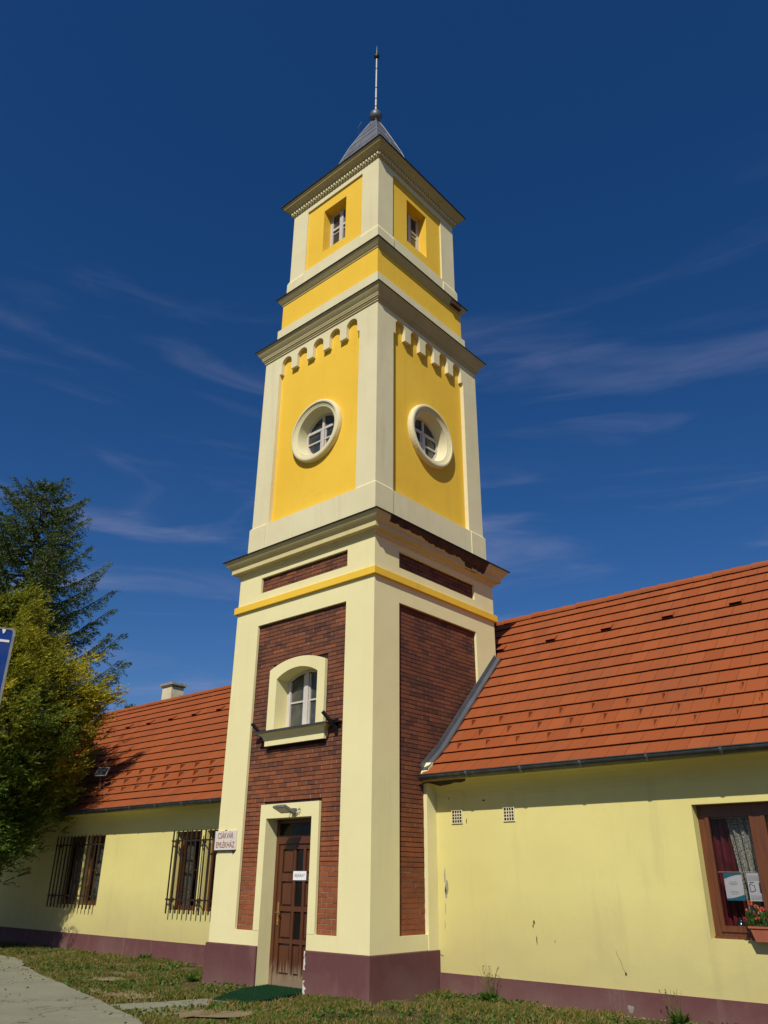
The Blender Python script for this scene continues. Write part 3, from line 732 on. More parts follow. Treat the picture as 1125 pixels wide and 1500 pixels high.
    for x in vx:
        s0 = 12*CL-.004; q = MB(); l0, l1 = rp(s0, .06, dz), rp(s0, .11, dz); h0, h1 = rp(s0+.22, .05, dz), rp(s0+.24, .055, dz)
        xa, xb = x-.10, x+.12
        q.mesh([(xa,*l1),(xb,*l1),(xb-.02,*h1),(xa+.02,*h1),(xa,*l0),(xb,*l0),(xa+.02,*h0),(xb-.02,*h0)], [(0,1,2,3),(0,3,6,4),(1,5,7,2)], .5)
        vt = obj('vent_tile', q, M['tile'], rf)
        q = MB(); e = rp(s0+.012, .062, dz), rp(s0+.012, .104, dz); q.face([(xa+.006,*e[0]),(xb-.006,*e[0]),(xb-.006,*e[1]),(xa+.006,*e[1])]); obj('vent_opening', q, M['dark'], vt)
    # gutter
    q = MB(); gy, gz, R = 1.305, 2.740+dz, .086; xa, xb = (.0, x1+.2) if side > 0 else (x0-.2, -4.01)
    n = 12; vs = []; fs = []
    for xx in (xa, xb):
        for k in range(n+1):
            a = PI+PI*k/n; vs.append((xx, gy+R*math.cos(a), gz+R*math.sin(a)))
        for k in range(n, -1, -1):
            a = PI+PI*k/n; vs.append((xx, gy+(R-.006)*math.cos(a), gz+(R-.006)*math.sin(a)))
    mN = 2*(n+1)
    for k in range(mN): fs.append((k, (k+1) % mN, mN+(k+1) % mN, mN+k))
    q.mesh(vs, fs, .5, True)
    q.tube([(xa, gy-R, gz+.004), (xb, gy-R, gz+.004)], .011, 8)
    for xx in (xa, xb):
        q.face([(xx, gy+R*math.cos(PI+PI*k/n), gz+R*math.sin(PI+PI*k/n)) for k in range(n+1)])
    gt = obj('gutter', q, M['zinc_dark'], hs)
    x = 1.056 if side > 0 else -4.9
    while (x < x1) if side > 0 else (x > x0):
        q = MB(); R2 = R+.009
        for k in range(n):
            a, b = PI+PI*k/n, PI+PI*(k+1)/n
            q.hexa([(x-.02,gy+R*math.cos(a),gz+R*math.sin(a)),(x+.02,gy+R*math.cos(a),gz+R*math.sin(a)),(x+.02,gy+R*math.cos(b),gz+R*math.sin(b)),(x-.02,gy+R*math.cos(b),gz+R*math.sin(b)),
                    (x-.02,gy+R2*math.cos(a),gz+R2*math.sin(a)),(x+.02,gy+R2*math.cos(a),gz+R2*math.sin(a)),(x+.02,gy+R2*math.cos(b),gz+R2*math.sin(b)),(x-.02,gy+R2*math.cos(b),gz+R2*math.sin(b))])
        q.box(x-.016, x+.016, gy-R-.014, gy+R, gz+.010, gz+.016)
        obj('gutter_bracket', q, M['zinc'], gt); x += 1.08*side
    return hs, rf, wo_
RW = (4.655, 6.25, .345, 2.055)
hR, roofR, wallR = house('house', 'pale yellow single-storey house on the right of the tower with large brown window', 0.004, 11.0, 0.0, 1, -.355, [RW])
LW = [(-7.86,-6.84,.37,2.04),(-6.66,-5.7,.37,2.04),(-12.98,-12.03,.38,2.05),(-11.88,-10.98,.38,2.05)]
hL, roofL, wallL = house('house', 'pale yellow single-storey house on the left of the tower with barred windows and a chimney', -18.1, -4.004, -.09, -1, -.27, LW)

# flashing on the tower side, right
q = MB(); n = 40
for i in range(n):
    s0, s1 = 3.72*i/n+.12, 3.72*(i+1)/n+.12
    if i < 5: continue_off = 0
    A, B = rp(s0, .03), rp(s1, .03); A2, B2 = rp(s0, .17), rp(s1, .17)
    q.hexa([(.003,*A),(.016,*A),(.016,*B),(.003,*B),(.003,*A2),(.016,*A2),(.016,*B2),(.003,*B2)])
    A, B = rp(s0, .078), rp(s1, .078); A2, B2 = rp(s0, .062), rp(s1, .062)
    q.hexa([(.016,*A2),(.14,*A2),(.14,*B2),(.016,*B2),(.016,*A),(.14,*A),(.14,*B),(.016,*B)])
    A, B = rp(s0, .095), rp(s1, .095)
    q.hexa([(.128,*rp(s0,.06)),(.142,*rp(s0,.06)),(.142,*rp(s1,.06)),(.128,*rp(s1,.06)),(.128,*A),(.142,*A),(.142,*B),(.128,*B)])
obj('flashing', q, M['zinc'], hR)
q = MB()
q.hexa([(.004,1.30,2.66),(.13,1.32,2.66),(.13,1.45,2.70),(.004,1.45,2.70),(.004,1.32,2.80),(.15,1.36,2.86),(.15,1.50,2.98),(.004,1.46,2.98)]); obj('mortar_fillet', q, M['cream'], hR)
q = MB()   # broken render under the eave
pts = [(.03,1.40),(.10,1.50),(.22,1.60),(.34,1.58),(.48,1.565),(.60,1.52),(.72,1.54),(.84,1.50),(.90,1.44),(.93,1.37),(.03,1.37)]
def cz(y_): 
    cv = [(1.746,2.36),(1.735,2.42),(1.69,2.50),(1.60,2.58),(1.48,2.625),(1.36,2.64)]
    for (a, za), (b, zb) in zip(cv, cv[1:]):
        if b <= y_ <= a: return za+(zb-za)*(a-y_)/(a-b)
    return 2.64
for i in range(len(pts)-2):
    (xa, ya), (xb, yb) = pts[i], pts[i+1]
    if xb <= xa: continue
    for s_ in range(5):
        t0, t1 = s_/5, (s_+1)/5; P = lambda x_, y0_, t: (x_, 1.37+(y0_-1.37)*t, cz(1.37+(y0_-1.37)*t)-.004-.004*abs(math.sin(x_*40)))
        q.face([P(xa,ya,t0),P(xb,yb,t0),P(xb,yb,t1),P(xa,ya,t1)])
obj('broken_render', q, M['rawbrick'], hR)
# flaked render on the wall: irregular patches
def blob(cx_, cz_, rx, rz, seed, y_, n=18):
    L = []
    for i in range(n):
        a = 2*PI*i/n; r = 1+.55*noise.noise(Vector((math.cos(a)*1.5, math.sin(a)*1.5, seed*3.7)))
        L.append((cx_+rx*r*math.cos(a), cz_+rz*r*math.sin(a)))
    return L
q = MB()
for i, (a, b, c, d) in enumerate([(.17,1.10,.018,.10),(.20,.92,.035,.12),(.19,.80,.02,.05),(3.385,-.575,.045,.055),(.165,.60,.008,.07),(.15,.35,.006,.06)]):
    q.sheet(lambda u, z: (u, HOUSEZ-.026 if z < -.36 else HOUSEZ-.003, z), blob(a, b, c, d, i, 0))
obj('flaked_patch', q, M['concgrey'], hR)
q = MB()
for i, (a, b, c, d) in enumerate([(1.90,.45,.014,.035),(1.88,.40,.010,.03),(1.93,.20,.008,.06),(2.25,.20,.006,.02),(3.36,-.155,.016,.02),(.18,.88,.018,.06),(1.05,2.30,.03,.012),(.67,1.98,.01,.04),(2.72,2.42,.012,.03),(.30,2.40,.012,.05)]):
    q.sheet(lambda u, z: (u, HOUSEZ-.004, z), blob(a, b, c, d, i+20, 0, 12))
def crack(pts, wdt=.004, seed=0):
    prev = None
    for j in range(len(pts)-1):
        (x0_, z0_), (x1_, z1_) = pts[j], pts[j+1]
        for t in range(6):
            a = Vector((x0_+(x1_-x0_)*t/6, z0_+(z1_-z0_)*t/6)); 
            p = a+Vector((noise.noise(Vector((a.x*9, a.y*9, seed)))*.02, noise.noise(Vector((a.y*9, a.x*9, seed+5)))*.02))
            if prev is not None:
                d = (p-prev).normalized(); nn_ = Vector((-d.y, d.x))*wdt*random.uniform(.4, 1)
                q.face([(*(prev-nn_),0),(*(prev+nn_),0),(*(p+nn_),0),(*(p-nn_),0)]); q.v[-4:] = [(v[0], HOUSEZ-.0045, v[1]) for v in q.v[-4:]]
            prev = p
crack([(3.24,.12),(3.30,-.02),(3.36,-.16)], .003, 1); crack([(.03,-.10),(.12,-.12)], .006, 2); pass
obj('dark_crack', q, simple('dark_crevice', (.10,.075,.035), .95, spec=.05, bs=0), hR)
# vents
for (a, b) in ((.358,.592),(1.443,1.666)):
    c = (a+b)/2; zc = 2.055; h = .115; q = MB(); F1 = HOUSEZ-.012
    q.box(a+.012, b-.012, F1+.004, F1+.0105, zc-h+.012, zc+h-.012)
    fr = MB(); t = .016
    fr.box(a, a+t, F1-.008, F1+.012, zc-h, zc+h); fr.box(b-t, b, F1-.008, F1+.012, zc-h, zc+h)
    fr.box(a+t, b-t, F1-.008, F1+.011, zc-h, zc-h+t); fr.box(a+t, b-t, F1-.008, F1+.011, zc+h-t, zc+h)
    W_ = (b-a-2*t)
    for i in range(1, 4): xx = a+t+W_*i/4; fr.box(xx-.0065, xx+.0065, F1-.004, F1+.01, zc-h+t, zc+h-t)
    for i in range(1, 4): zz = zc-h+t+(2*h-2*t)*i/4; fr.box(a+t, b-t, F1-.002, F1+.009, zz-.0065, zz+.0065)
    vg = obj('vent_grille', fr, M['grille'], hR); obj('vent_opening', q, M['dark'], vg)

# right window
q = MB(); y0, y1 = HOUSEZ+.18, HOUSEZ+.25; a, b, c, d = RW
q.box(a, a+.10, y0, y1, c, d); q.box(b-.10, b, y0, y1, c, d); q.box(a+.10, b-.10, y0+.002, y1, c, c+.085); q.box(a+.10, b-.10, y0+.002, y1, d-.11, d)
q.box(5.42, 5.53, y0-.012, y1, c+.085, d-.11)
for u0, u1 in ((a+.10, 5.42), (5.53, b-.10)):   # sashes
    q.box(u0, u0+.055, y0-.02, y0+.04, c+.085, d-.11); q.box(u1-.045, u1, y0-.02, y0+.04, c+.085, d-.11)
    q.box(u0+.055, u1-.045, y0-.018, y0+.04, c+.085, c+.16); q.box(u0+.055, u1-.045, y0-.018, y0+.04, d-.17, d-.11)
win = obj('window', q, M['frame'], hR)
g = MB()
for u0, u1 in ((a+.155, 5.375), (5.585, b-.145)): g.face([(u0,y0+.012,c+.16),(u1,y0+.012,c+.16),(u1,y0+.012,d-.17),(u0,y0+.012,d-.17)])
obj('pane', g, M['clear'], win)
q = MB(); q.box(a+.0, b, y0-.035, y0, c, c+.03); obj('window_sill', q, M['frame'], win)
q = MB(); q.box(a-.6, b+.6, y1+.5, y1+.52, c-.5, d+.4); q.box(a-.6, a-.58, y1, y1+.5, c-.5, d+.4); q.box(b+.58, b+.6, y1, y1+.5, c-.5, d+.4); q.box(a-.6, b+.6, y1, y1+.5, c-.52, c-.5); q.box(a-.6, b+.6, y1, y1+.5, d+.4, d+.42)
obj('dark_room', q, simple('dim_room_wall', (.10,.085,.07), .9), hR)
def curtain(u0, u1, z0_, z1_, yy, mat, name, parent, fold=.03, k=26, taper=0.):
    q = MB(); n = 90
    for i in range(n):
        def P(t, top):
            u = u0+(u1-u0)*t; ww = 0 if top else taper
            return (u+(ww*(1-t)), yy+fold*math.sin(t*k)+fold*.4*math.sin(t*k*2.3+1), z1_ if top else z0_)
        t0, t1 = i/n, (i+1)/n; q.face([P(t0,0),P(t1,0),P(t1,1),P(t0,1)], .5, True)
    return obj(name, q, mat, parent)
curtain(4.70, 5.06, .40, 2.0, y1+.17, M['redcloth'], 'red_curtain', win, .035, 22)
curtain(4.98, 5.60, .40, 2.0, y1+.10, M['lace'], 'lace_curtain', win, .03, 34, .15)
curtain(5.55, 6.2, .40, 2.0, y1+.10, M['lace'], 'lace_curtain', win, .03, 34)
q = MB(); q.tube([(4.80,y1-.02,1.875),(5.43,y1-.02,1.875)], .005, 6); q.tube([(4.80,y1-.02,1.172),(5.43,y1-.02,1.168)], .005, 6); obj('curtain_rod', q, M['white'], win)
# posters hanging from the cord
def poster(u0, u1, z0_, z1_, lab, deco):
    yy = y1-.035; q = MB(); q.box(u0, u1, yy-.001, yy+.001, z0_, z1_)
    p = obj('poster', q, M['paper'], None, ((u0+u1)/2, yy, z0_)); tag(p, lab, 'poster', 'posters hung in the window'); deco(p, yy-.0022); return p
def deco1(p, yy):
    F_ = lambda u, z: (u, yy, z); q = MB(); u0, u1, z0_, z1_ = 4.88, 5.125, .815, 1.158
    top = [(u0, z1_), (u0, z1_-.075)]+[(u0+(u1-u0)*t/10, z1_-.075+.055*math.sin(t/10*PI/2)) for t in range(1, 11)]+[(u1, z1_)]
    q.sheet(F_, top[::-1]); bot = [(u0, z0_), (u1, z0_), (u1, z0_+.075)]+[(u1-(u1-u0)*t/10, z0_+.075-.05*math.sin(t/10*PI/2)) for t in range(1, 11)]; q.sheet(F_, bot)
    obj('printed_border', q, M['teal'], p)
    q = MB()
    for i, ww in enumerate((.10,.12,.09)): q.sheet(F_, rect(5.0-ww/2, 5.0+ww/2, 1.045-i*.018, 1.049-i*.018))
    for i, ww in enumerate((.11,.12,.08)): q.sheet(F_, rect(5.0-ww/2, 5.0+ww/2, .925-i*.016, .928-i*.016))
    obj('printed_lines', q, M['ink'], p)
def deco2(p, yy):
    F_ = lambda u, z: (u, yy, z); q = MB()
    q.sheet(F_, blob(5.245,.975,.038,.060,2,0), [blob(5.245,.975,.028,.048,2,0)]); q.sheet(F_, rect(5.215,5.275,1.035,1.047)); q.sheet(F_, rect(5.335,5.385,.91,1.04))
    for i in range(5): q.sheet(F_, rect(5.20, 5.20+random.uniform(.12,.2), 1.12-i*.014, 1.123-i*.014))
    for i in range(4): q.sheet(F_, rect(5.205, 5.25+random.uniform(.08,.14), .875-i*.014, .878-i*.014))
    obj('printed_picture', q, M['ink'], p)
poster(4.88, 5.125, .815, 1.158, 'white poster with teal curved borders, left of the two in the window', deco1)
poster(5.19, 5.41, .812, 1.158, 'plain white poster with grey pictures, right of the two in the window', deco2)
# dark green bottle/vase in the window corner
q = MB(); q.lathe((5.0, y1+.0, .43), [(.001,0),(.05,0),(.065,.03),(.06,.09),(.03,.13),(.02,.16),(.024,.17)], 16)
vz = obj('glass_vase', q, simple('dark_green_glass', (.008,.05,.045), .05, spec=.8, bs=0), None, (5.0, y1, .43)); tag(vz, 'small dark green glass vase inside the window behind the pane', 'vase')
# flower trough on the sill
tr = thing('flower_box', 'terracotta trough of orange, pink and white flowers on the sill of the brown window', 'flower box', (5.6, HOUSEZ-.03, .36))
q = MB(); ya, yb = HOUSEZ-.16, HOUSEZ+.02
def taperbox(x0_, x1_, xo, y0_, y1_, yo, z0_, z1_): q.hexa([(x0_+xo,y0_+yo,z0_),(x1_-xo,y0_+yo,z0_),(x1_-xo,y1_-yo,z0_),(x0_+xo,y1_-yo,z0_),(x0_,y0_,z1_),(x1_,y0_,z1_),(x1_,y1_,z1_),(x0_,y1_,z1_)])
taperbox(5.245, 5.95, .045, ya, yb, .02, .345, .50); q.box(5.225, 5.97, ya-.014, yb+.012, .50, .523)
obj('trough', q, M['pot'], tr)
leafs = MB()
def rnd_leaf(mb, p, size, col, dirv=None, flat=.5):
    d = Vector((random.gauss(0,1), random.gauss(0,1), random.gauss(0,1))).normalized() if dirv is None else dirv
    a = d.cross(Vector((random.gauss(0,1), random.gauss(0,1), random.gauss(0,1)))).normalized()
    p = Vector(p); l = size; w_ = size*flat*.5
    mb.face([p, p+d*l*.5+a*w_, p+d*l, p+d*l*.5-a*w_], col)
for i in range(900):
    x = random.uniform(5.20, 5.95); z = .52+random.random()**1.6*.16; rnd_leaf(leafs, (x, random.uniform(ya-.02, yb), z), random.uniform(.03,.06), (random.uniform(.03,.06), random.uniform(.08,.14), .02), Vector((random.uniform(-.6,.6), random.uniform(-.8,.4), 1)).normalized())
obj('leaves', leafs, M['leaf'], tr)
fc = [(.75,.16,.07),(.70,.03,.13),(.72,.62,.50),(.75,.25,.12),(.70,.66,.45)]
for i in range(34):
    x = random.uniform(5.19, 5.95); y_ = random.uniform(ya-.02, yb-.03); z = random.uniform(.57,.79); c = random.choice(fc); q = MB()
    if i < 6: x = (5.21,5.26,5.31,5.33,5.39,5.42)[i]; z = (.70,.60,.80,.66,.62,.72)[i]; c = fc[(3,2,0,1,4,0)[i]]
    for j in range(16):
        d = Vector((random.gauss(0,1), random.gauss(0,1)-.6, random.gauss(0,.8)+.5)).normalized(); rnd_leaf(q, (x, y_, z), .034, tuple(min(1, k*random.uniform(.8,1.15)) for k in c), d, 1.1)
    q.tube([(x, y_, z), (x+random.uniform(-.02,.02), y_+.01, .51)], .002, 4, col=(.05,.11,.02)); obj('flower', q, M['leaf'], tr)

# left windows: frame, pane, curtains, dark room
for i, (a, b, c, d) in enumerate(LW):
    q = MB(); y0, y1 = HOUSEZ+.17, HOUSEZ+.23
    q.box(a, a+.09, y0, y1, c, d); q.box(b-.09, b, y0, y1, c, d); q.box(a+.09, b-.09, y0+.002, y1, c, c+.10); q.box(a+.09, b-.09, y0+.002, y1, d-.09, d)
    q.box(a+.09, a+.145, y0-.015, y1, c+.1, d-.09); q.box(b-.145, b-.09, y0-.015, y1, c+.1, d-.09); q.box(a+.145, b-.145, y0-.013, y1, d-.15, d-.09)
    q.box(a+.145, b-.145, y0+.01, y1-.01, 1.20, 1.215)
    wn_ = obj('window', q, M['frame'], hL)
    g = MB(); g.face([(a+.14,y0+.02,c+.1),(b-.14,y0+.02,c+.1),(b-.14,y0+.02,d-.09),(a+.14,y0+.02,d-.09)]); obj('pane', g, M['dim'], wn_)
    curtain(a+.05, a+.42, c, d, y1+.08, M['redcloth'] if i == 99 else M['lace'], 'curtain', wn_, .03, 16)
q = MB(); q.box(-14, -5.2, HOUSEZ+.55, HOUSEZ+.57, -.2, 2.6); obj('dark_room', q, simple('dim_room_wall2', (.05,.04,.035), .9), hL)
# window grilles: iron bars standing off the wall
def grille_(x0_, x1_, nb, label):
    g = thing('window_grille', label, 'window grille', ((x0_+x1_)/2, HOUSEZ-.12, .3), 'iron grilles in front of the left windows')
    yb_ = HOUSEZ-.12
    for i in range(nb):
        x = x0_+(x1_-x0_)*i/(nb-1)+random.uniform(-.004,.004); q = MB(); zt = 2.065+random.uniform(-.008,.008); zb = .295+random.uniform(-.008,.008); r = .0135
        q.mesh([(x-r,yb_-r,zb+.02),(x+r,yb_-r,zb+.02),(x+r,yb_+r,zb+.02),(x-r,yb_+r,zb+.02),(x-r,yb_-r,zt-.02),(x+r,yb_-r,zt-.02),(x+r,yb_+r,zt-.02),(x-r,yb_+r,zt-.02),(x,yb_,zb),(x,yb_,zt)],
               [(0,1,5,4),(1,2,6,5),(2,3,7,6),(3,0,4,7),(0,8,1),(1,8,2),(2,8,3),(3,8,0),(4,5,9),(5,6,9),(6,7,9),(7,4,9)]); obj('bar', q, M['bar'], g)
    for zz in (1.83, .592):
        q = MB(); q.box(x0_-.09, x1_+.09, yb_+.012, yb_+.022, zz-.017, zz+.017)
        for x in (x0_+.03, (x0_+x1_)/2, x1_-.03):
            q.box(x-.02, x+.02, yb_+.022, HOUSEZ+.002, zz-.03, zz-.018); q.tube([(x, yb_+.03, zz-.04), (x+.0, HOUSEZ+.0, zz-.24)], .008, 6); q.box(x-.06,x+.06,HOUSEZ-.006,HOUSEZ+.002,zz-.06,zz+.03)
        obj('crossbar', q, M['bar'], g)
grille_(-7.768, -5.67, 13, 'brown iron window grille next to the tower, close to the stone name plaque')
grille_(-13.25, -11.05, 13, 'brown iron window grille further from the tower, half in the shadow of the tree')

# chimney
ch = thing('chimney', 'cream rendered chimney with grey slab cap on the ridge of the left house', 'chimney', (-14.1, RY, RZ-.3))
q = MB(); q.box(-15.06, -14.50, RY+.30, RY+.80, RZ-1.1, 7.20); obj('stack', q, M['conc'], ch)
q = MB(); q.box(-15.13, -14.43, RY+.23, RY+.87, 7.20, 7.28); q.box(-15.10, -14.46, RY+.26, RY+.84, 7.16, 7.199); obj('cap', q, M['concgrey'], ch)

# ================================================================ small things on the walls
# wall lamp above the door
lp = thing('wall_lamp', 'grey floodlight fixed above the brown tower door', 'lamp', (-1.85, -.02, 2.12))
q = MB(); c0 = Vector((-1.93, -.21, 2.165)); ax = Vector((1,0,0)); dy = Vector((0,-.93,.37)).normalized(); nz_ = ax.cross(dy)
def obox(q, c, ex, ey, ez, hx, hy, hz): 
    q.hexa([tuple(c+ex*sx*hx+ey*sy*hy+ez*sz*hz) for sz in (-1,1) for sx, sy in ((-1,-1),(1,-1),(1,1),(-1,1))])
obox(q, c0, ax, dy, nz_, .165, .115, .018); 
for i in range(7): obox(q, c0-nz_*.0+Vector((0,0,.03))+ax*(-.12+.04*i), ax, dy, nz_, .003, .09, .012)
obj('housing', q, M['lampmetal'], lp)
q = MB(); obox(q, c0-nz_*(-.0)+Vector((0,0,0))+(-nz_ if nz_.z > 0 else nz_)*.0195, ax, dy, nz_, .14, .09, .0015); obj('lens', q, M['lampglass'], lp)
q = MB(); q.box(-1.90, -1.80, -.05, -.002, 2.10, 2.19); q.tube([(-1.95,-.03,2.15),(-1.93,-.13,2.155)], .01, 6); q.tube([(-1.75,-.03,2.15),(-1.78,-.13,2.155)], .01, 6); q.tube([(-1.76,-.01,2.17),(-1.70,-.02,2.19),(-1.70,-.02,2.12),(-1.78,-.03,2.10)], .006, 5); obj('bracket', q, M['lampmetal'], lp)
# plaque
q = MB(); q.box(-4.05, -3.41, -.025, -.002, 1.53, 1.868)
pl = obj('name_plaque', q, M['stone_w'], None, (-3.73, -.01, 1.53)); tag(pl, 'white stone plaque lettered CSÁKVÁR EMLÉKHÁZ beside the left barred window', 'plaque')
X = lambda x, y_, z: (-3.735+x, -.028-z, 1.775+y_)
tess_text('CSÁKVÁR', .145, X, M['letter'], 'lettering', pl, .0015, .74)
X = lambda x, y_, z: (-3.725+x, -.028-z, 1.615+y_)
tess_text('EMLÉKHÁZ', .145, X, M['letter'], 'lettering', pl, .0015, .78)
q = MB(); q.box(-4.045, -3.43, -.035, 0, 1.507, 1.527); q.box(-4.0,-3.97,-.03,0,1.48,1.507); q.box(-3.5,-3.47,-.03,0,1.48,1.507); q.box(-3.75,-3.73,-.03,0,1.868,1.885); obj('support_rail', q, M['bar'], pl)
# notice on the door
yn = CY-(D1-.02)-.004
q = MB(); q.box(-2.135, -1.80, yn-.003, yn, 1.02, 1.165); nn = obj('door_notice', q, M['paper'], None, (-1.97, yn, 1.02)); tag(nn, 'white paper notice with black capitals taped to the glass of the tower door', 'notice')
tess_text('BEJÁRAT', .075, lambda x, y_, z: (-1.967+x, yn-.0042-z, 1.092+y_), M['ink'], 'lettering', nn, .0004, .92)
# flag holders on both sides of the arched window
for (x, lab) in ((-2.87, 'black iron flag holder on the brick left of the arched window'), (-.92, 'black iron flag holder on the brick right of the arched window')):
    fh = thing('flag_holder', lab, 'flag holder', (x, .06, 3.55), 'flag holders beside the arched window')
    q = MB(); q.box(x-.04, x+.04, .035, .058, 3.40, 3.68); obj('wall_plate', q, M['black'], fh)
    q = MB(); q.tube([(x, .05, 3.50), (x-.10, -.22, 3.78)], .035, 12); obj('socket', q, M['black'], fh)
    q = MB(); q.mesh([(x-.012,.05,3.42),(x-.012,-.10,3.64),(x-.012,.05,3.66),(x+.012,.05,3.42),(x+.012,-.10,3.64),(x+.012,.05,3.66)], [(0,1,2),(3,5,4),(0,3,4,1),(1,4,5,2)]); q.box(x-.14, x+.14, -.03, .05, 3.60, 3.625); obj('brace', q, M['black'], fh)
# floodlight on the left roof
fx, fy, fz = -11.95, 1.99, 3.20
fl_ = thing('roof_floodlight', 'small square floodlight on a bent arm on the left roof near the gutter', 'floodlight', (fx, fy, fz))
q = MB(); q.tube([(fx-.1, fy, fz-.02), (fx-.1, fy-.05, fz+.42)], .012, 6); q.tube([(fx+.05, fy, fz+.05), (fx+.25, fy-.1, fz+.25)], .012, 6); q.box(fx-.14,fx-.06,fy-.03,fy+.03,fz,fz+.05); obj('arm', q, M['lampmetal'], fl_)
q = MB(); c0 = Vector((fx+.08, fy-.12, fz+.52)); nrm = Vector((.35,-.75,.45)).normalized(); ex = Vector((0,0,1)).cross(nrm).normalized(); ey = nrm.cross(ex)
obox(q, c0, ex, ey, nrm, .185, .14, .02); obj('frame', q, M['lampmetal'], fl_)
q = MB(); obox(q, c0+nrm*.021, ex, ey, nrm, .16, .115, .002); obj('lens', q, M['glass'], fl_)

# ================================================================ ground
def gh(x, y_): return -.665+.02*noise.noise(Vector((x*.5, y_*.5, 0)))
q = MB(); xs = list(np.concatenate([np.linspace(-600,-30,10), np.linspace(-26,14,101), np.linspace(20,600,10)])); ys = list(np.concatenate([np.linspace(-600,-20,10), np.linspace(-16,14,76), np.linspace(20,600,10)]))
vs = [(x, y_, gh(x, y_)) for x in xs for y_ in ys]; ny = len(ys)
fs = [(i*ny+j, (i+1)*ny+j, (i+1)*ny+j+1, i*ny+j+1) for i in range(len(xs)-1) for j in range(ny-1)]
q.mesh(vs, fs, .5, True); struct('ground', q, M['ground'])
def wob(L, amp=.05, step=.25, seed=0):
    out = []
    for (a, b) in zip(L, L[1:]+L[:1]):
        a, b = Vector(a), Vector(b); n = max(1, int((b-a).length/step))
        for i in range(n):
            p = a+(b-a)*i/n; out.append((p.x+amp*noise.noise(Vector((p.x*2.5,p.y*2.5,seed)))*1.5, p.y+amp*noise.noise(Vector((p.x*2.5,p.y*2.5,seed+9)))*1.5))
    return out
def slab(name, L, z, t, mat, cat=None):
    q = MB(); q.sheet(lambda a, b: (a, b, z), L); q.reveal(lambda a, b: (a, b, z), lambda a, b: (a, b, z-t), L); return q
PATH = [(-30,-.1),(-11.55,-.25),(-10.3,-.42),(-8.7,-1.0),(-6.9,-1.62),(-4.6,-2.25),(-2.5,-2.85),(-1.15,-3.25),(0,-3.7),(4,-6),(8,-8.3),(7,-10),(3,-7.8),(-2,-5.5),(-3.8,-4.75),(-5.2,-4.2),(-8,-3.6),(-30,-3.2)]
def wobl(L, n, **k): return wob(L, **k)
struct('path', slab('path', wob(PATH, .07, .3, 1), -.632, .08, M['path']), M['path'])
ST = [(-2.45,-2.80),(-2.16,-2.15),(-2.02,-1.50),(-1.58,-1.43),(-1.0,-1.50),(-.75,-1.72),(-.85,-2.2),(-1.9,-2.35),(-1.5,-3.05)]
BR = [(-2.50,-2.82),(-2.25,-2.2),(-2.05,-1.50),(-1.60,-1.42),(-1.35,-1.55),(-1.5,-1.95),(-1.75,-2.4),(-1.95,-2.95)]
struct('doorway_slab', slab('doorway_slab', wob(BR, .05, .2, 4), -.628, .08, M['path']), M['path'])
q = MB(); q.sheet(lambda a, b: (a, b, -.640), wob([(-1.45,-1.9),(-1.2,-1.45),(-.8,-1.38),(-.45,-1.6),(-.3,-2.0),(-.9,-2.9),(-1.3,-3.1),(-1.85,-2.9),(-1.6,-2.3)], .12, .15, 6)); struct('sand_patch', q, M['sand'])
q = MB(); q.sheet(lambda a, b: (a, b, -.639), wob([(-4.6,-2.0),(-3.5,-1.6),(-2.9,-1.5),(-2.7,-1.9),(-3.0,-2.3),(-3.8,-2.3)], .16, .15, 8)); struct('sand_patch', q, M['sand'])
q = MB(); q.sheet(lambda a, b: (a, b, -.638), wob([(-6.3,-1.25),(-5.6,-.8),(-5.0,-.9),(-5.1,-1.3),(-5.7,-1.5)], .16, .15, 9)); struct('sand_patch', q, M['sand'])
# green mat
MT = [(-2.60,.26),(-1.45,.26),(-1.42,-.15),(-1.32,-.45),(-1.18,-1.36),(-1.84,-1.50),(-2.52,-.37)]
q = MB(); ml = wob(MT, .02, .15, 3); q.sheet(lambda a, b: (a, b, -.615+.006*noise.noise(Vector((a*4,b*4,0)))), ml); q.reveal(lambda a, b: (a, b, -.615+.006*noise.noise(Vector((a*4,b*4,0)))), lambda a, b: (a, b, -.66), ml)
for i in range(9000):
    x, y_ = random.uniform(-2.6,-1.18), random.uniform(-1.5,.26)
    ins = False; j = len(MT)-1
    for k in range(len(MT)):
        if (MT[k][1] > y_) != (MT[j][1] > y_) and x < (MT[j][0]-MT[k][0])*(y_-MT[k][1])/(MT[j][1]-MT[k][1])+MT[k][0]: ins = not ins
        j = k
    if ins: q.face([(x,y_,-.62),(x+.006,y_+.002,-.62),(x+random.uniform(-.006,.006),y_,-.598)])
mt_ = obj('door_mat', q, M['mat'], None, (-1.9, -.5, -.66)); tag(mt_, 'green artificial turf mat lying in front of the tower door', 'mat')

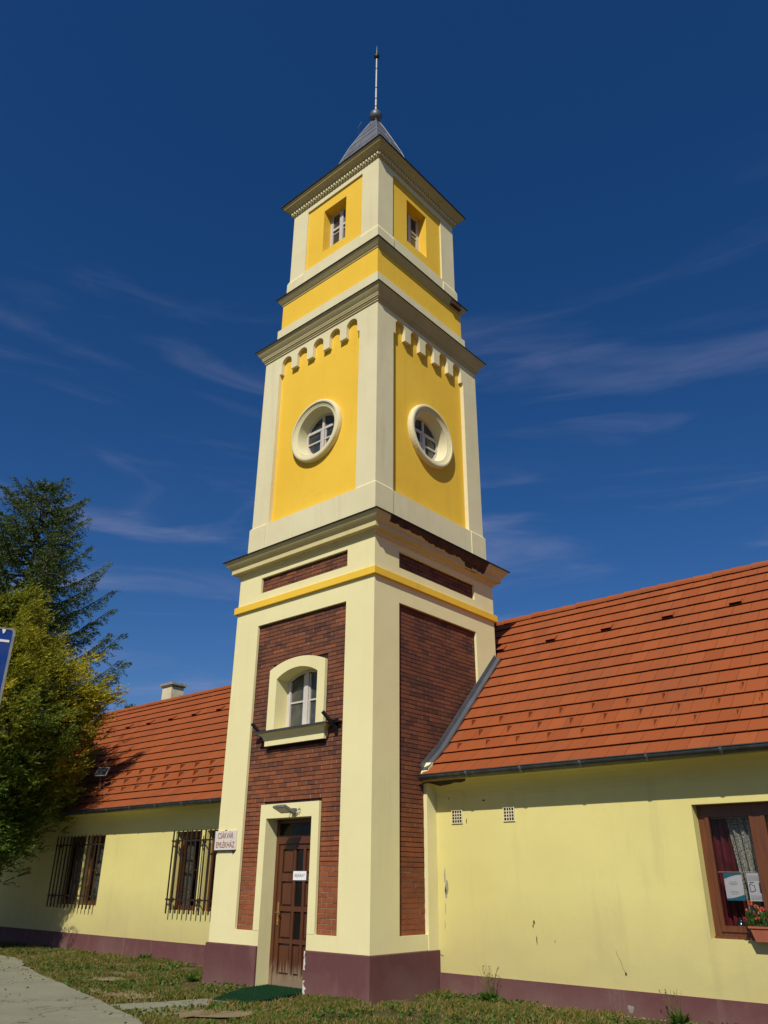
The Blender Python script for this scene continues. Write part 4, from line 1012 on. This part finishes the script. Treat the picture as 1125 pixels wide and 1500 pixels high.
# ---------------------------------------------------------------- grass
def inpoly(x, y_, P):
    ins = False; j = len(P)-1
    for k in range(len(P)):
        if (P[k][1] > y_) != (P[j][1] > y_) and x < (P[j][0]-P[k][0])*(y_-P[k][1])/(P[j][1]-P[k][1])+P[k][0]: ins = not ins
        j = k
    return ins
SP = [[(-1.45,-1.9),(-1.2,-1.45),(-.8,-1.38),(-.45,-1.6),(-.3,-2.0),(-.9,-2.9),(-1.3,-3.1),(-1.85,-2.9),(-1.6,-2.3)], [(-4.6,-2.0),(-3.5,-1.6),(-2.9,-1.5),(-2.7,-1.9),(-3.0,-2.3),(-3.8,-2.3)], [(-6.3,-1.25),(-5.6,-.8),(-5.0,-.9),(-5.1,-1.3),(-5.7,-1.5)]]
g = MB(); cnt = 0
while cnt < 30000:
    if random.random() < .62: x, y_ = random.uniform(-17, 0), random.uniform(-3.6, 1.72)
    else: x, y_ = random.uniform(-1, 6.5), random.uniform(-3.8, 1.72)
    if y_ > -.05 and -4.05 < x < .05: continue
    if inpoly(x, y_, PATH) and not (random.random() < .004): continue
    if inpoly(x, y_, MT): continue
    if inpoly(x, y_, BR) and random.random() > .03: continue
    if any(inpoly(x, y_, s) for s in SP) and random.random() > .38: continue
    n1 = noise.noise(Vector((x*.9, y_*.9, 2)))+.5*noise.noise(Vector((x*2.7, y_*2.7, 4)))
    if n1 < random.uniform(-.35, .45): continue
    cnt += 1
    lush = max(0, min(1, .5+n1)); base = gh(x, y_)-.005
    for b_ in range(random.choice((2,3,4))):
        h = random.uniform(.025,.075)*(.6+lush*.9); a = random.uniform(0, 2*PI); lean = random.uniform(.1,.9)*h; w_ = random.uniform(.004,.009)
        bx, by = x+random.uniform(-.02,.02), y_+random.uniform(-.02,.02); dx, dy_ = math.cos(a), math.sin(a)
        dry = random.random() < .72-.40*lush
        c = (random.uniform(.26,.36), random.uniform(.20,.27), .085) if dry else (random.uniform(.07,.15), random.uniform(.11,.17), random.uniform(.012,.03))
        p0 = Vector((bx-dy_*w_, by+dx*w_, base)); p1 = Vector((bx+dy_*w_, by-dx*w_, base)); mdl = Vector((bx+dx*lean*.35, by+dy_*lean*.35, base+h*.65)); tip = Vector((bx+dx*lean, by+dy_*lean, base+h))
        g.face([p0, p1, mdl+Vector((dy_*w_*.7,-dx*w_*.7,0)), tip, mdl+Vector((-dy_*w_*.7,dx*w_*.7,0))], c)
# broad-leaved clover and dandelion leaves close to the ground
for i in range(14000):
    x = random.uniform(-16, 6.3); y_ = random.uniform(-3.5, 1.7)
    if (y_ > -.05 and -4.05 < x < .05) or inpoly(x, y_, PATH) or inpoly(x, y_, MT) or inpoly(x, y_, BR): continue
    if noise.noise(Vector((x*.8, y_*.8, 22)))+.4*noise.noise(Vector((x*3, y_*3, 24))) < .02: continue
    base = gh(x, y_); c = (random.uniform(.05,.11), random.uniform(.10,.16), .018)
    for b_ in range(3): rnd_leaf(g, (x+random.uniform(-.03,.03), y_+random.uniform(-.03,.03), base+random.uniform(.0,.05)), random.uniform(.03,.06), c, Vector((random.gauss(0,1), random.gauss(0,1), random.uniform(.1,.7))).normalized(), .8)
gr = obj('grass', g, M['grass']); gr['kind'] = 'stuff'
# taller weeds against the wall
def weed(x, y_, h, n, lab, seed_heads=True, w=.25):
    q = MB()
    for i in range(n):
        a = random.uniform(0, 2*PI); r = random.uniform(.1, 1)*w; hh = h*random.uniform(.55, 1); c = random.choice([(.22,.19,.07),(.10,.14,.03),(.16,.16,.05)])
        tip = Vector((x+math.cos(a)*r, y_+math.sin(a)*r*.4, -.66+hh)); p0 = Vector((x+math.cos(a)*.03, y_, -.67)); mid = p0.lerp(tip, .5)+Vector((0,0,hh*.12))
        q.tube([p0, mid, tip], [.0035,.0028,.0015], 4, c, cap=False)
        if seed_heads and i % 2 == 0:
            for j in range(5): rnd_leaf(q, tip-Vector((0,0,j*.012)), .025, (.14,.10,.045))
    for i in range(n*5):
        a = random.uniform(0, 2*PI); d = Vector((math.cos(a)*.8, math.sin(a)*.6-.2, random.uniform(.25,1.1))).normalized(); rnd_leaf(q, (x+random.uniform(-.06,.06), y_+random.uniform(-.04,.04), -.66), random.uniform(.10,.22), (random.uniform(.04,.08), random.uniform(.10,.16), .015), d, .2)
    o = obj('weed', q, M['grass'], None, (x, y_, -.67)); tag(o, lab, 'weed', 'weeds along the foot of the walls')
weed(1.16, 1.52, .52, 26, 'tall weed with seed stalks at the foot of the right house, near the tower')
weed(4.15, 1.50, .42, 14, 'dark leafy weed at the foot of the wall below the brown window')
weed(-8.2, 1.50, .26, 10, 'small green weed at the foot of the left house wall below the near grille', False, .2)
weed(-4.25, -.12, .20, 8, 'low weed at the left corner of the tower plinth', False, .15)

# ================================================================ trees
def leafy_tree(center, rfun, z0_, z1_, nclump, label, name, colfn, seed):
    random.seed(seed); cx_, cy_ = center
    t = thing(name, label, 'tree', (cx_, cy_, GZ))
    q = MB(); q.tube([(cx_, cy_, GZ-.1), (cx_+.05, cy_, 1.2), (cx_-.05, cy_+.05, 4), (cx_+.05, cy_, z1_-2.0)], [.24,.19,.13,.03], 10)
    br = MB(); L = MB()
    tufts = []
    while len(tufts) < 165:
        z = z0_+(z1_-z0_)*random.random(); a = random.uniform(0, 2*PI); R = rfun(z, a)
        if R <= .1: continue
        R *= 1+.16*noise.noise(Vector((math.cos(a)*1.7, math.sin(a)*1.7, z*.6+seed)))
        f = random.uniform(.56, .84); c = Vector((cx_+R*f*math.cos(a), cy_+R*f*math.sin(a), z))
        d = Vector((math.cos(a), math.sin(a), random.uniform(.15, 1.1))).normalized()
        if any((c-t_[0]).length < .45 for t_ in tufts[-60:]): continue
        tufts.append((c, d, R*f, random.uniform(.20,.34)))
        zb = max(1.0, z-R*.45); br.tube([(cx_, cy_, zb), (cx_+(c.x-cx_)*.5, cy_+(c.y-cy_)*.5, zb+(z-zb)*.35), c, c+d*.5], [.06,.035,.015,.004], 5, cap=False)
    for k in range(nclump):
        if k % 5 == 0:      # inner foliage
            z = z0_+(z1_-z0_)*random.random(); a = random.uniform(0, 2*PI); R = rfun(z, a)*math.sqrt(random.random())*.72
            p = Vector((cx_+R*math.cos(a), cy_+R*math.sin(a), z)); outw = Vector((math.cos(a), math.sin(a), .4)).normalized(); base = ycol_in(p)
        else:
            c, d, R, w_ = tufts[int(len(tufts)*random.random()**1.0)]; t1 = random.uniform(-.55, .75); ww = w_*(1.25-.9*max(0, t1))
            p = c+d*t1+Vector((random.gauss(0,ww), random.gauss(0,ww), random.gauss(0,ww*.8))); outw = d; base = colfn(c, t1)
        for s_ in range(random.randint(3, 5)):
            d = (outw+Vector((random.gauss(0,.45), random.gauss(0,.45), random.gauss(0,.35)))).normalized(); ln = random.uniform(.20, .42); sd = d.cross(Vector((0,0,1))).normalized()
            for j in range(9):
                pp = p+d*ln*(j+1)/9+Vector((0,0,-.05*(j/9)**2)); sgn = 1 if j % 2 else -1
                ld = (d*.9+sd*sgn*.6+Vector((0,0,random.gauss(0,.3)))).normalized(); f_ = random.uniform(.7, 1.3)
                rnd_leaf(L, pp, random.uniform(.06,.105), tuple(c_*f_ for c_ in base), ld, .36)
    for s_ in (0,): pass
    tr_ = obj('trunk', q, M['bark'], t); obj('branches', br, M['bark'], tr_); obj('crown', L, M['leaf'], t)
    return t
def yr(z, a):
    # radius by height, a little heavier toward the house side
    pts = [(.9,.4),(1.6,2.2),(2.6,2.9),(3.6,3.8),(4.6,4.2),(5.6,3.9),(6.2,2.8),(6.8,2.0),(7.3,1.4),(7.8,.8),(8.3,.3)]
    for (za, ra), (zb, rb) in zip(pts, pts[1:]):
        if za <= z <= zb: return (ra+(rb-ra)*(z-za)/(zb-za))*.89
    return 0
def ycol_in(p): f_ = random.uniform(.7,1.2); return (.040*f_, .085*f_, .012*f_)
def ycol(p, f):
    n_ = noise.noise(Vector((p.x*.6, p.y*.6, p.z*.5)))*1.2+.5*noise.noise(Vector((p.x*2.3, p.y*2.3, p.z*2.3)))
    t = max(0, min(1,   .36+n_*.9+(p.z-4.8)*.09+f*.22)); g0 = (.075,.130,.014); g1 = (.46,.40,.022)
    return tuple(a+(b-a)*t for a, b in zip(g0, g1))
leafy_tree((-13.9, -1.15), yr, .9, 8.3, 12000, 'feathery yellow-green tree in front of the left house, turning golden', 'broadleaf_tree', ycol, 11)

def spruce(cx_, cy_, H, RB, zb0, label, seed, nwh=28, dens=1.0, group=None, full=1.0):
    random.seed(seed); t = thing('spruce_tree', label, 'tree', (cx_, cy_, GZ), group)
    q = MB(); q.tube([(cx_, cy_, GZ), (cx_, cy_, H*.5), (cx_+.1, cy_, H)], [.32*H/19,.2*H/19,.02], 10)
    br = MB(); L = MB()
    for wi in range(nwh):
        f = wi/(nwh-1); z = zb0+(H-zb0)*f**.95; R = RB*(1-f)**.55*random.uniform(.85,1.1)+.35+.5*(1-f)
        nb = int((6 if f < .85 else 5)*full)
        for b_ in range(nb):
            a = 2*PI*b_/nb+random.uniform(-.4,.4)+wi*1.7; ln = R*random.uniform(.60, 1.12); rise = .34+.50*f
            pts = []
            for j in range(7):
                s_ = j/6; rr = ln*s_; dz_ = ln*(-.22*math.sin(s_*PI)*(1-f)+rise*s_**1.7*.75); pts.append(Vector((cx_+rr*math.cos(a), cy_+rr*math.sin(a), z+dz_)))
            br.tube(pts, [.045*(1-j/7)*(ln/3+.3) for j in range(7)], 4, cap=False)
            od = Vector((math.cos(a), math.sin(a), 0)); sd = Vector((-math.sin(a), math.cos(a), 0))
            nt_ = int((14+ln*10.5)*dens)
            for k in range(nt_):
                s_ = .10+.90*(k+random.random())/nt_; jj = min(5, int(s_*6)); p = pts[jj].lerp(pts[jj+1], min(1, s_*6-jj))
                tl = (.26+.62*math.sin(min(1, 1.05-s_)*PI*.62)*min(1, ln/3))*random.uniform(.7,1.25); sg = (-1, 1)[k % 2]
                td = (od*random.uniform(.7,1.1)+sd*sg*random.uniform(.6,1.1)+Vector((0,0,random.gauss(-.22,.25)+.35*s_))).normalized()
                if s_ > .93: td = (od+Vector((0,0,.5))).normalized()
                gcol = random.uniform(.7, 1.3); yg = noise.noise(Vector((p.x*.5, p.y*.5, p.z*.5)))*.5+.5
                col = (.044*gcol+.058*yg, .082*gcol+.056*yg, .024*gcol*(1.2-yg*.7))
                bare = s_ < .26 and random.random() < .6
                if bare: col = (.085,.065,.045)
                nn_ = int((6 if bare else 34)*max(.5, tl/.6))
                for m_ in range(nn_):
                    f2 = (m_+.5)/nn_; pp = p+td*tl*f2+Vector((0,0,-.30*f2*f2*tl)); dd = (td*.8+Vector((random.gauss(0,.5), random.gauss(0,.5), random.gauss(0,.40)))).normalized(); rnd_leaf(L, pp+Vector((random.gauss(0,.03),random.gauss(0,.03),random.gauss(-.02,.035))), random.uniform(.09,.16)*(H/19)**.3, col, dd, .30)
    tr_ = obj('trunk', q, M['bark'], t); obj('branches', br, M['bark'], tr_); obj('crown', L, M['needle'], t)
spruce(-25.1, 4.3, 17.9, 5.2, 2.2, 'tall dark green spruce with upturned branches behind the yellow-green tree', 5)
spruce(-49.2, 25.0, 13.6, 1.6, 3.0, 'distant small spruce whose tip shows above the left roof ridge', 9, 16, .6)

# ================================================================ blue road sign at the left edge
sp_ = Vector((3.86, -8.05, 1.0))
sg = thing('road_sign', 'blue road sign with a white line and grey rim, cut off by the left edge', 'sign', (3.4, -8.3, GZ))
SGP = {}
def cam_ray(u, v): return (fwd*F+r2*(u-562.5)+u2*(750-v)).normalized()
P0 = Vector((4.735, -8.392, 2.180)); RG = Vector((.3852, .9228, 0)); NM = Vector((.9228, -.3852, 0))
def SQ(x, z, d=0): return P0+RG*x+Vector((0,0,z))+NM*d
def rr_(x0_, x1_, z0_, z1_, r, n=6):
    L = []
    for (cx_, cz_, a0) in ((x1_-r, z0_+r, -PI/2), (x1_-r, z1_-r, 0), (x0_+r, z1_-r, PI/2), (x0_+r, z0_+r, PI)):
        L += [(cx_+r*math.cos(a0+PI/2*i/n), cz_+r*math.sin(a0+PI/2*i/n)) for i in range(n+1)]
    return L
o_ = rr_(-.58, .026, -.46, .158, .022); i_ = rr_(-.568, .012, -.448, .146, .014)
q = MB(); q.sheet(lambda a, b: SQ(a, b, .004), o_, [i_]); q.reveal(lambda a, b: SQ(a, b, .004), lambda a, b: SQ(a, b, -.014), o_); q.reveal(lambda a, b: SQ(a, b, .004), lambda a, b: SQ(a, b, -.004), i_); q.sheet(lambda a, b: SQ(a, b, -.014), o_)
obj('rim', q, M['signgrey'], sg)
q = MB(); q.sheet(lambda a, b: SQ(a, b, .0), i_); obj('panel', q, M['signblue'], sg)
q = MB(); q.sheet(lambda a, b: SQ(a, b, .0025), rect(-.53, .003, .074, .088)); q.sheet(lambda a, b: SQ(a, b, .0025), rect(-.53, .003, -.40, -.386))
q.sheet(lambda a, b: SQ(a, b, .0045), [(-.045,.140),(-.038,.120),(-.030,.128),(-.026,.146),(-.045,.149)]); obj('white_line', q, M['signwhite'], sg)
q = MB(); q.tube([SQ(-.28, .12, -.045), Vector((*SQ(-.28, 0, -.045).xy, GZ-.1))], .03, 12); obj('post', q, M['signgrey'], sg)

q = MB()
for i in range(900):
    x, y_ = random.uniform(-15, 5), random.uniform(-4.2, 1.6)
    if y_ > -.05 and -4.05 < x < .05: continue
    if random.random() < .4: x = random.uniform(-13, -5)
    on = inpoly(x, y_, PATH) or inpoly(x, y_, BR); rnd_leaf(q, (x, y_, (-.627 if on else gh(x, y_)+.02)), random.uniform(.025,.06), random.choice([(.20,.13,.04),(.28,.21,.06),(.12,.08,.03),(.25,.24,.07)]), Vector((random.gauss(0,1), random.gauss(0,1), .12)).normalized(), .8)
lt_ = obj('leaf_litter', q, M['grass']); lt_['kind'] = 'stuff'
# pebbles and crumbs of render along the foot of the walls
q = MB()
for i in range(420):
    x = random.uniform(-8, 6)
    y_ = (1.70-abs(random.gauss(0,.06))) if (x < -4.1 or x > .1) else (-.06-abs(random.gauss(0,.10)))
    if -2.7 < x < -1.3 and y_ < 0: continue
    r_ = random.uniform(.006,.020); z = gh(x, y_)+r_*.4
    vs = [(x+r_*math.cos(a)*random.uniform(.7,1.2), y_+r_*math.sin(a)*random.uniform(.7,1.2), z) for a in (0,1.26,2.5,3.8,5.0)]+[(x,y_,z+r_*.8),(x,y_,z-r_)]
    q.mesh(vs, [(k_,(k_+1)%5,5) for k_ in range(5)]+[((k_+1)%5,k_,6) for k_ in range(5)])
pb = obj('gravel', q, M['sand']); pb['kind'] = 'stuff'
